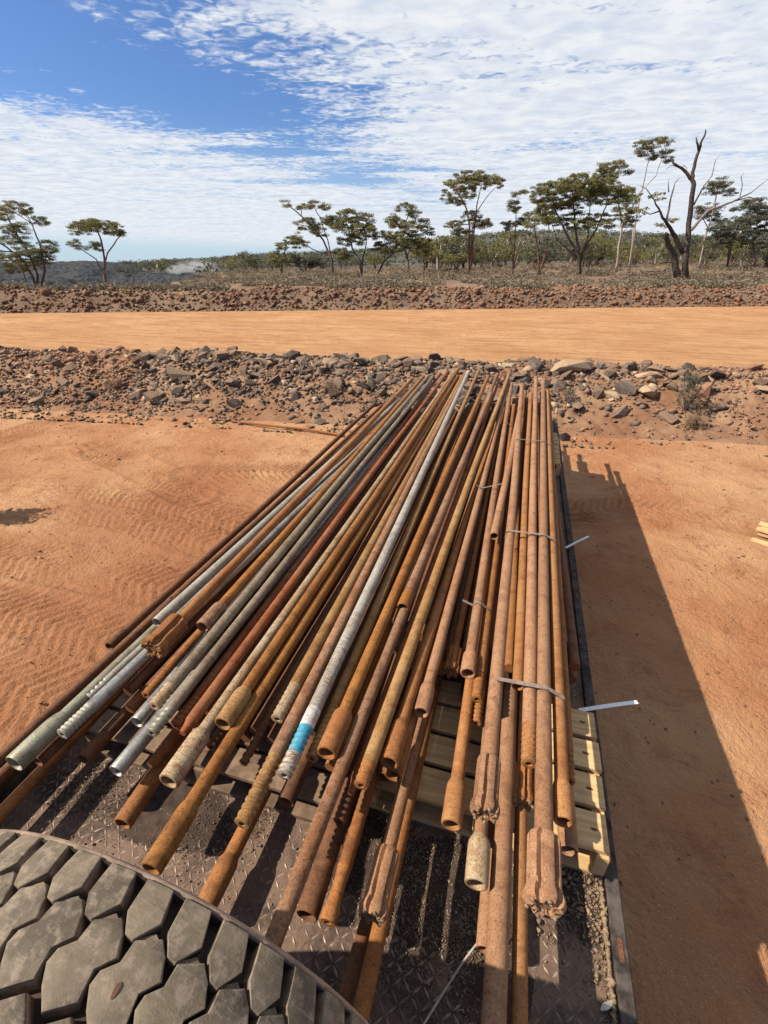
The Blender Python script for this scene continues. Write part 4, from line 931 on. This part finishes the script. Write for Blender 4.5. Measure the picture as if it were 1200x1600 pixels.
def branch(mb, p0, p1, r0, r1, bend=.12, n=6, seg=6):
    p0, p1 = Vector(p0), Vector(p1); L = (p1 - p0).length; o1 = Vector((rnd.uniform(-1, 1), rnd.uniform(-1, 1), rnd.uniform(-.4, 1))) * L * bend
    pts = []; rr = []
    for i in range(n + 1):
        t = i / n; j = Vector((rnd.uniform(-1, 1), rnd.uniform(-1, 1), rnd.uniform(-1, 1))) * L * .012 * (0 < i < n)
        pts.append(p0.lerp(p1, t) + o1 * 4 * t * (1 - t) * .5 + j); rr.append(r0 + (r1 - r0) * t ** .8)
    mb.tube(pts, rr, seg); return pts
def tree(label, base, b, trunks, pads, bark='bark', leaf='leaf', lsize=.17, dens=1.0, tr=.16, group='gum trees beyond the road', name='gum_tree', nper=26):
    """trunks: list of pixel polylines from the base; pads: (px, py, half width px, half height px) foliage masses"""
    P0 = atb(base[0], base[1], b); a0 = P0.x * math.cos(PSI) + P0.y * math.sin(PSI); P0.z = min(P0.z, hz(a0, b) + .05) - .25
    o = link(name, None, None, P0); tag(o, label, 'tree', group); sc = b * math.cos(TH) / FPX * 1.12
    mb = MB(); tips = []
    W_ = lambda x, y, db=0.: atb(x, y, b + db)
    for tk in trunks:
        tr0 = tr * (tk[0] if isinstance(tk[0], float) else 1); line = [q5 for q5 in tk if not isinstance(q5, float)]
        dbs = [0] + [rnd.uniform(-1, 1) * sc * 8 for _ in line]; pts = [P0 - P0] + [W_(x, y, dbs[i + 1]) - P0 for i, (x, y) in enumerate(line)]
        pp = []; rr = []; nn = len(pts) - 1
        for i in range(nn):
            for t in (0, .33, .66): pp.append(pts[i].lerp(pts[i + 1], t) + Vector((rnd.uniform(-1, 1), rnd.uniform(-1, 1), 0)) * tr * .35 * (i + t > 0)); rr.append(tr0 * (1.25 if i + t == 0 else 1) * (1 - .62 * (i + t) / nn))
        pp.append(pts[-1]); rr.append(tr0 * .36); mb.tube(pp, rr, 8); tips.append((pp, rr))
    C = []; Rr = []
    for (x, y, hw, hh) in pads:
        db = rnd.uniform(-1, 1) * hw * sc * .6; c = W_(x, y, db) - P0
        best = None
        for pp, rr in tips:
            for i, q6 in enumerate(pp):
                if i < len(pp) * .35: continue
                if q6.z > c.z + .2: continue
                dd_ = (q6 - c).length + .25 * abs(q6.z - c.z)
                if best is None or dd_ < best[0]: best = (dd_, q6, rr[i])
        if best:
            nb = 3 if hw > 14 else 2
            for _ in range(nb):
                e = c + Vector((rnd.uniform(-.6, .6) * hw * sc, rnd.uniform(-.4, .4) * hw * sc, rnd.uniform(-.3, .3) * hh * sc))
                pb = branch(mb, best[1], e, best[2] * .55, .012 + tr * .05, .10)
                for __ in range(3):
                    q7 = pb[rnd.randint(3, 5)]; e2 = c + Vector((rnd.uniform(-.9, .9) * hw * sc, rnd.uniform(-.6, .6) * hw * sc, rnd.uniform(-.5, .5) * hh * sc)); branch(mb, q7, e2, best[2] * .2, .01, .08, 4, 4)
        k = max(4, int(hw * hh / 4.6 * dens))
        for _ in range(k):
            an = rnd.uniform(0, 2 * PI); r = math.sqrt(rnd.random()); zt = rnd.uniform(-1, 1)
            w = math.sqrt(max(0, 1 - max(0, zt) ** 2)) if zt > 0 else 1 - .25 * -zt
            C.append(c + Vector((math.cos(an) * r * w * hw * sc, math.sin(an) * r * w * hw * sc * .85, zt * hh * sc * .8)))
            q8 = rnd.uniform(2.2, 4.6) * sc; Rr.append((q8 * 1.35, q8 * 1.35, q8 * .55))
    link('trunk', mb.mesh('trunk', M[bark], True), o)
    link('crown', leaf_mesh('crown', np.array([c[:] for c in C]), np.array(Rr), int(nper * 4.2), lsize * b / 160, M[leaf]), o)
    return o
tree('tall multi stemmed gum tree cut by the left edge of the picture', (60, 463), 62, [[(58, 430), (45, 395), (20, 355), (5, 325)], [(70, 420), (62, 380), (50, 350)], [(50, 430), (30, 400), (0, 380), (-30, 360)]],
     [(18, 324, 26, 8), (-5, 335, 22, 8), (40, 330, 12, 5), (35, 415, 26, 9), (70, 400, 20, 7), (20, 360, 22, 7), (62, 345, 16, 6), (30, 352, 14, 4), (75, 385, 18, 8), (20, 375, 26, 7), (-20, 352, 18, 6), (45, 392, 24, 8), (10, 400, 22, 8), (-30, 395, 25, 10), (60, 408, 20, 6)], 'bark', lsize=.15)
tree('thin grey green gum tree in front of the rock pile at far left', (46, 460), 66, [[(38, 430), (30, 410), (20, 395)]], [(15, 420, 18, 7), (38, 400, 16, 6)], 'bark', 'leafgrey', tr=.09)
tree('lone umbrella shaped gum tree with a red brown trunk at left', (167, 464), 58, [[(163, 430), (163, 405), (158, 375), (150, 355)], [.6, (163, 425), (168, 395), (183, 375), (192, 362)], [.5, (163, 430), (150, 405), (128, 390), (114, 384)]],
     [(150, 352, 30, 8), (125, 358, 17, 8), (178, 358, 18, 9), (150, 350, 24, 6), (145, 385, 14, 7), (117, 382, 11, 7), (190, 366, 9, 6), (135, 350, 20, 6)], 'barkred', lsize=.15, tr=.17)
tree('thin spindly young tree right of the lone gum', (204, 448), 75, [[(196, 432), (190, 420)], [(210, 432), (214, 422)]], [(190, 422, 8, 5), (203, 426, 10, 6)], 'bark', 'leafgrey', tr=.05, dens=.6)
tree('small round dark gum tree left of the middle group', (440, 428), 82, [[(440, 415), (444, 395), (448, 382)], [.7, (436, 415), (430, 400)]], [(452, 376, 14, 5), (440, 386, 12, 5), (468, 382, 12, 5), (440, 408, 18, 8), (432, 398, 10, 5)], 'bark')
tree('low spreading bush tree at the left of the middle group', (478, 428), 84, [[(478, 418), (482, 408)], [(470, 420), (462, 410)]], [(470, 410, 20, 8), (492, 410, 18, 8), (455, 404, 14, 6)], 'bark', 'leafgrey', dens=1.3)
tree('leaning gum tree with bare looping branches, left of the middle group', (521, 433), 66, [[(518, 405), (505, 375), (480, 345), (452, 322)], [.7, (518, 405), (512, 375), (500, 340), (490, 322)], [.6, (515, 400), (490, 390), (470, 378)]],
     [(447, 318, 8, 4), (472, 326, 10, 4), (490, 320, 15, 5), (507, 322, 10, 5), (480, 350, 20, 8), (500, 360, 16, 8), (462, 368, 9, 5), (515, 345, 12, 7), (473, 378, 10, 5)], 'bark', dens=.9, tr=.15)
tree('rounded dense crowned gum tree in the middle group', (566, 431), 66, [[(562, 408), (550, 388), (545, 360), (540, 345)], [.8, (566, 410), (572, 380), (570, 355)]],
     [(545, 338, 22, 9), (570, 345, 17, 10), (535, 352, 18, 8), (560, 360, 24, 9), (520, 345, 12, 6), (582, 362, 9, 8), (550, 375, 22, 8), (535, 395, 12, 8)], 'bark', tr=.15, dens=1.15)
tree('gum tree whose trunk leans far right over the pale road', (588, 431), 67, [[(597, 412), (612, 398), (628, 388)], [.7, (600, 408), (605, 385), (600, 375)]],
     [(600, 370, 16, 8), (620, 375, 18, 8), (592, 385, 14, 6), (612, 390, 16, 6), (632, 385, 12, 7)], 'bark', tr=.13)
tree('gum tree with layered crown right of the middle group', (640, 419), 75, [[(636, 400), (628, 375), (635, 345), (640, 330)], [.7, (636, 400), (648, 375), (656, 350)]],
     [(634, 324, 15, 6), (645, 333, 12, 6), (612, 342, 14, 6), (622, 350, 16, 6), (658, 348, 12, 7), (640, 355, 20, 8), (670, 362, 8, 6), (652, 375, 18, 9), (630, 372, 18, 9), (660, 392, 12, 8)], 'bark', tr=.15)
tree('slim dark trunked tree behind the layered gum', (664, 414), 85, [[(662, 395), (660, 370)]], [(662, 378, 14, 8), (672, 390, 10, 7), (655, 396, 12, 6)], 'bark', dens=1.1, tr=.10)
tree('tall gum tree with a fan shaped crown standing above the others', (733, 419), 70, [[(733, 385), (734, 350), (728, 322), (712, 298)], [.8, (738, 395), (741, 355), (745, 320), (752, 290)], [.5, (740, 340), (755, 315), (772, 295)]],
     [(735, 276, 28, 7), (708, 290, 16, 8), (765, 280, 18, 7), (742, 285, 26, 7), (700, 310, 11, 7), (728, 300, 14, 8), (782, 286, 7, 6), (718, 316, 10, 4), (735, 338, 16, 7), (712, 352, 16, 6), (748, 350, 18, 6), (722, 362, 18, 6), (762, 348, 8, 5)], 'barkred', tr=.17)
tree('bright yellow green shrub in front of the dark bushes', (714, 412), 72, [[(712, 406)], [(722, 404)]], [(705, 406, 12, 5), (722, 402, 10, 5)], 'bark', 'leafbright', tr=.05, name='shrub', dens=1.4, group='shrubs on the scrubland')
tree('tall thin gum left of the big spreading tree', (803, 418), 70, [[(804, 385), (806, 350), (806, 322)], [.6, (800, 385), (796, 360)]], [(812, 302, 13, 4), (803, 320, 12, 6), (800, 330, 8, 4), (796, 352, 13, 7), (816, 348, 10, 6)], 'barkred', tr=.11)
tree('twin trunked gum with a flat pale crown', (843, 420), 66, [[(841, 395), (836, 365), (835, 345)], [.9, (852, 395), (858, 365), (856, 340)]], [(835, 338, 16, 7), (852, 328, 16, 7), (830, 350, 12, 6), (862, 345, 14, 7), (845, 318, 14, 6)], 'barkred', leaf='leafbright', tr=.13)
tree('big spreading gum tree with many rising branches', (906, 429), 62, [[(906, 400), (885, 365), (868, 330)], [.9, (906, 400), (898, 350), (895, 315)], [.8, (908, 400), (930, 360), (948, 320)], [.6, (908, 405), (918, 370), (922, 320)], [.5, (904, 405), (870, 375), (862, 350)]],
     [(860, 295, 24, 8), (925, 295, 26, 9), (980, 305, 20, 9), (880, 290, 26, 9), (905, 283, 28, 9), (940, 290, 26, 9), (850, 305, 20, 9), (970, 300, 22, 9), (910, 300, 30, 9), (870, 318, 24, 8), (945, 312, 26, 8), (895, 318, 24, 8), (985, 315, 10, 6), (900, 345, 26, 12), (860, 340, 18, 8), (938, 345, 22, 10)], 'bark', leaf='leafbright', tr=.20, dens=1.1)
tree('pale barked gum behind the big spreading tree', (966, 411), 72, [[(967, 385), (972, 350), (965, 310), (955, 280)], [.7, (972, 350), (990, 320), (998, 305)]], [(945, 262, 16, 5), (965, 258, 18, 5), (935, 272, 12, 6), (955, 275, 16, 7), (982, 268, 8, 4), (975, 330, 16, 10), (985, 345, 12, 9)], 'barkpale', tr=.16)
tree('tall bare stemmed gum with tufts high at right', (988, 404), 80, [[(990, 360), (1000, 310), (1010, 265), (1015, 245)], [.6, (1000, 300), (1025, 275), (1035, 245)]], [(1012, 225, 16, 6), (1033, 222, 12, 6), (1008, 236, 14, 5), (1040, 240, 10, 5), (1020, 248, 10, 5), (1046, 250, 6, 4)], 'barkpale', tr=.13)
tree('pale leaning gum with a grey crown right of the dead tree', (1099, 396), 78, [[(1102, 370), (1110, 345), (1118, 310), (1122, 290)], [.7, (1106, 355), (1095, 335)]], [(1125, 285, 16, 6), (1118, 295, 14, 7), (1108, 325, 18, 7), (1095, 335, 10, 6), (1140, 300, 10, 5), (1120, 340, 16, 6)], 'barkpale', 'leafgrey', tr=.15)
tree('dark round gum tree near the right edge', (1144, 394), 76, [[(1142, 375), (1130, 360)], [.9, (1146, 375), (1160, 355)]], [(1178, 372, 26, 9), (1200, 378, 22, 9), (1120, 378, 20, 8), (1135, 355, 22, 9), (1160, 350, 20, 9), (1150, 365, 24, 9), (1125, 368, 12, 7)], 'bark', 'leafgrey', tr=.14, dens=1.2)
tree('large gum tree at the right edge of the picture', (1188, 390), 84, [[(1185, 365), (1180, 340)], [(1192, 365), (1200, 335)]], [(1165, 322, 20, 8), (1190, 318, 20, 8), (1180, 340, 26, 9), (1205, 335, 20, 12), (1155, 345, 14, 6), (1190, 360, 20, 8)], 'bark', 'leafgrey', tr=.15)
# dead tree
db_ = 52; P0 = atb(1068, 434, db_); a0 = P0.x * math.cos(PSI) + P0.y * math.sin(PSI); P0.z = min(P0.z, hz(a0, db_) + .05) - .2
dt = link('dead_tree', None, None, P0); tag(dt, 'big dead gum tree with a dark bare trunk and snapped top at right', 'tree', 'gum trees beyond the road')
def dpoly(px_pts, r0, r1, m_, name, seg=8, dz=.25):
    pts = []; rr = []; q9 = [atb(x, y, db_ + rnd.uniform(-1, 1) * dz * (i > 0)) - P0 for i, (x, y) in enumerate(px_pts)]; n = len(q9) - 1
    for i in range(n):
        for t in (0, .25, .5, .75): pts.append(q9[i].lerp(q9[i + 1], t) + Vector((rnd.uniform(-1, 1), 0, rnd.uniform(-1, 1))) * r0 * .18); rr.append(r0 + (r1 - r0) * (i + t) / n)
    pts.append(q9[-1]); rr.append(r1); mb = MB(); mb.tube(pts, rr, seg); return link(name, mb.mesh(name, M[m_], True), dt)
dpoly([(1070, 438), (1072, 400), (1076, 350), (1083, 290), (1082, 270), (1092, 235), (1100, 212), (1103, 202)], .31, .04, 'deadwood', 'trunk', 10, .3)
dpoly([(1060, 436), (1052, 400), (1042, 375), (1040, 365)], .34, .16, 'deadwood', 'limb'); dpoly([(1068, 395), (1050, 362), (1035, 340), (1022, 312)], .24, .05, 'deadwood', 'limb')
dpoly([(1080, 360), (1105, 330), (1145, 315), (1175, 300), (1202, 278)], .15, .02, 'deadpale', 'limb'); dpoly([(1145, 315), (1170, 308), (1185, 312), (1195, 330)], .06, .02, 'deadpale', 'branch')
dpoly([(1082, 282), (1068, 265), (1052, 255), (1046, 243)], .16, .04, 'deadwood', 'limb'); dpoly([(1092, 235), (1089, 222), (1088, 215)], .10, .05, 'deadwood', 'branch')
dpoly([(1084, 320), (1100, 290), (1112, 275), (1118, 250), (1126, 242)], .08, .015, 'deadpale', 'branch'); dpoly([(1042, 342), (1048, 310), (1055, 285), (1062, 278)], .10, .02, 'deadpale', 'branch')
dpoly([(1030, 330), (1015, 335), (1000, 326)], .07, .02, 'deadwood', 'branch'); dpoly([(1022, 312), (1010, 295), (1000, 290)], .05, .015, 'deadwood', 'branch'); dpoly([(1045, 300), (1044, 285), (1046, 278)], .05, .015, 'deadpale', 'branch')
dpoly([(1062, 262), (1050, 258), (1040, 265)], .04, .012, 'deadwood', 'branch'); dpoly([(1065, 264), (1068, 258), (1073, 262), (1074, 275)], .04, .012, 'deadpale', 'branch'); dpoly([(1120, 325), (1130, 330), (1135, 322)], .04, .012, 'deadpale', 'branch')
dpoly([(1060, 410), (1045, 410), (1032, 411)], .08, .05, 'deadwood', 'branch'); dpoly([(1155, 312), (1160, 290), (1158, 275), (1163, 270)], .05, .012, 'deadpale', 'branch')
C = []; Rr = []; sc = db_ * .882 / FPX * 1.12
for (x, y, hw, hh) in ((1025, 308, 16, 6), (1005, 329, 12, 5), (1056, 346, 14, 4), (1030, 352, 10, 5), (1082, 335, 0, 0)):
    for _ in range(int(hw * hh / 9)):
        C.append(tuple(atb(x + rnd.uniform(-hw, hw), y + rnd.uniform(-hh, hh), db_ + rnd.uniform(-1, 1)) - P0)); s = rnd.uniform(2, 4) * sc; Rr.append((s * 1.2, s * 1.2, s * .7))
link('leaf_tufts', leaf_mesh('leaf_tufts', np.array(C), np.array(Rr), 30, .10, M['leaf']), dt)
# fallen log
lg = MB(); A = atb(440, 436, 60); B = atb(500, 432, 60); lg.tube([A, A.lerp(B, .5) + Vector((0, 0, .1)), B], [.07, .12, .16], 8); tag(link('fallen_log', lg.mesh('fallen_log', M['deadpale'], True)), 'pale fallen log in the scrub at the foot of the middle trees', 'log')

# background woodland: individual small trees from four shared kinds
protos = []
for j in range(5):
    mb = MB(); hgt = 1.0
    for _ in range(3 + j % 2): branch(mb, (0, 0, -.05), (rnd.uniform(-.3, .3), rnd.uniform(-.2, .2), rnd.uniform(.55, .8)), .022, .008, .10, 5, 5)
    C = []; Rr = []
    for _ in range(34 + 6 * j):
        an = rnd.uniform(0, 2 * PI); r = math.sqrt(rnd.random()) * .42; C.append((math.cos(an) * r, math.sin(an) * r, .70 - r * .35 + rnd.uniform(-.34, .2))); q0 = rnd.uniform(.06, .12); Rr.append((q0 * 1.3, q0 * 1.3, q0 * .8))
    protos.append((mb.mesh('trunk', M['bark' if j % 2 else 'barkpale'], True), leaf_mesh('crown', np.array(C), np.array(Rr), 60, .022, M['leafgrey' if j % 3 else 'leaf'])))
LB = ['small gum tree in the dark woodland band behind the big trees', 'rounded grey green tree in the woodland behind the big trees']
for i in range(122):
    u = rnd.random()
    if i < 90: px_, b, hh = rnd.uniform(655, 1260), rnd.uniform(82, 142), rnd.uniform(3.4, 7.0)
    elif i < 108: px_, b, hh = rnd.uniform(350, 660), rnd.uniform(95, 135), rnd.uniform(2.6, 4.4)
    else: px_, b, hh = rnd.uniform(170, 420), rnd.uniform(170, 240), rnd.uniform(3, 4.5)
    a = (px_ - 600) * b * math.cos(TH) / FPX * 1.0; b2 = min(b, float(bfar(a)) + 108) if i < 108 else b
    if i < 108: z = float(land_h(np.array([a]), np.array([b2]))[0])
    else: z = .9
    p = ab2w(a, b2, z); o = link('woodland_tree', None, None, p, (0, 0, rnd.uniform(0, 6.28))); o.scale = (hh * rnd.uniform(.9, 1.3), hh * rnd.uniform(.9, 1.3), hh)
    left = px_ < 655
    wh = [n_ for lim, n_ in ((430, 'right of the dust cloud'), (655, 'behind the middle group of gums'), (740, 'behind the tall fan crowned gum'), (850, 'between the fan crowned gum and the twin trunked gum'), (960, 'behind the big spreading gum'), (1060, 'between the pale barked gum and the dead tree'), (1150, 'just right of the dead tree'), (9999, 'at the right edge of the picture')) if px_ < lim][0]
    tag(o, ('grey green' if i % 5 % 3 else 'olive') + (' small' if hh < 5 else ' mid sized') + ' woodland tree ' + wh, 'tree', 'small trees of the background woodland')
    tk, cr = protos[i % 5]; link('trunk', tk, o); link('crown', cr, o)
# far wood on the ridge
n = 2600; a = RA.uniform(-200, 420, n); s = RA.random(n) ** .7 * .74 + .02; b = (bfar(a) + 110) * (1 - s) + 600 * s
z = ridge_h(a, b, s); C = np.stack([a * math.cos(PSI) - b * math.sin(PSI), a * math.sin(PSI) + b * math.cos(PSI), z + 1.4], -1); rr = RA.uniform(1.2, 3.0, n)[:, None] * np.array([[1.3, 1.3, .8]])
tag(link('far_wood', leaf_mesh('far_wood', C, rr, 26, .65, M['leafgrey'], 0)), 'dense low bush covering the distant ridge', kind='stuff')
# saltbush scrub
n = 9500; s = 2.6 + RA.random(n) ** 1.5 * 92; bb = 36 + s; a = RA.uniform(-.98, 1.02, n) * (bb + 12); b = bfar(a) + s; z = land_h(a, b)
cl = fbm(a, b, .18, 3); keep = cl > -.16; a, b, z = a[keep], b[keep], z[keep]; n = len(a)
rr = RA.uniform(.22, .52, n)[:, None] * (1 + (b[:, None] - 40) / 130) * np.array([[1.25, 1.25, .75]])
C = np.stack([a * math.cos(PSI) - b * math.sin(PSI), a * math.sin(PSI) + b * math.cos(PSI), z + rr[:, 2] * .5], -1)
tag(link('saltbush_scrub', leaf_mesh('saltbush_scrub', C, rr, 40, .10, M['saltbush'], 0)), 'low grey brown saltbush covering the ground beyond the road', kind='stuff')
# shrubs on the near berm
def shrub(label, px_, py_, w, h, m, n, size):
    p = rock_ray(px_, py_); o = link('shrub', None, None, p); tag(o, label, 'shrub', 'shrubs on the berm')
    mb = MB(); C = []; Rr = []
    for _ in range(16):
        e = Vector((rnd.uniform(-w, w), rnd.uniform(-w, w) * .7, h * rnd.uniform(.4, 1))); branch(mb, (0, 0, -.05), e, .008, .002, .1, 4, 4)
    for _ in range(n): an = rnd.uniform(0, 6.28); r = math.sqrt(rnd.random()) * w; zt = rnd.random(); C.append((math.cos(an) * r * (1 - .35 * zt), math.sin(an) * r * .7, h * (.08 + .92 * zt))); Rr.append((.05, .05, .06))
    link('stem', mb.mesh('stem', M['deadpale'], True), o); link('foliage', leaf_mesh('foliage', np.array(C), np.array(Rr), 22, size, M[m], -.6), o)
def rock_ray(x, y):
    d = ray(x, y).normalized(); t = 3.0
    for _ in range(600):
        p = Vector((0, 0, H)) + d * t; a = p.x * math.cos(PSI) + p.y * math.sin(PSI); b = -p.x * math.sin(PSI) + p.y * math.cos(PSI)
        if p.z < hz(a, b): break
        t += .04
    return p
shadow_bush_at = at(-52, 812, 0)
shrub('feathery green shrub growing on the berm right of the rods', 1070, 640, .22, .62, 'leafgrey', 90, .016)
shrub('low yellowish shrub at the foot of the green one', 1082, 668, .20, .32, 'drygrass', 45, .014)
shrub('small dry brown bush on the berm left of the rod ends', 520, 618, .28, .26, 'drygrass', 45, .012)
shrub('small grey green weed behind the far right rod ends', 888, 628, .16, .26, 'leafgrey', 28, .012)
shrub('tuft of dry grass on the left berm', 178, 606, .22, .16, 'drygrass', 36, .012)

_rr = rock_ray; rock_ray = lambda x, y: Vector((shadow_bush_at.x, shadow_bush_at.y, 0.0))  # added bush out of view, placed only to throw a shadow on the yard
shrub('unseen dry bush added past the left edge to cast a shadow', 0, 0, .30, .75, 'drygrass', 150, .03)
rock_ray = _rr
# dust cloud beyond
def dustm(gg):
    v = gg.n('ShaderNodeTexCoord').outputs['Object']; n = gg.noise(v, 1.6, 5, .65, .6)
    l = gg.vm('LENGTH', v); e = gg.sstep(l, 1.0, .25); up = gg.sstep(gg.n('ShaderNodeSeparateXYZ', {0: v}).outputs[2], 1.0, -.6)
    d = gg.m('MULTIPLY', gg.m('MULTIPLY', gg.sstep(n, .44, .62), e), gg.m('MULTIPLY', gg.m('ADD', up, .25), .9))
    vol = gg.n('ShaderNodeVolumePrincipled', {'Color': (.95, .93, .9, 1), 'Density': d}).outputs[0]
    t = gg.t; out = t.nodes.new('ShaderNodeOutputMaterial'); t.links.new(vol, out.inputs['Volume']); return None
m_ = bpy.data.materials.new('dust_cloud'); m_.use_nodes = True; m_.node_tree.nodes.clear(); dustm(G(m_.node_tree))
bm = bmesh.new(); bmesh.ops.create_icosphere(bm, subdivisions=3, radius=1.0); me = bpy.data.meshes.new('dust_cloud'); bm.to_mesh(me); bm.free(); me.materials.append(m_)
dc = link('dust_cloud', me, None, atb(302, 419, 180)); dc.scale = (11.0, 5, 3.6); dc.rotation_euler = (0, 0, PSI); tag(dc, 'pale cloud of dust rising over the distant dumps at left', kind='stuff')
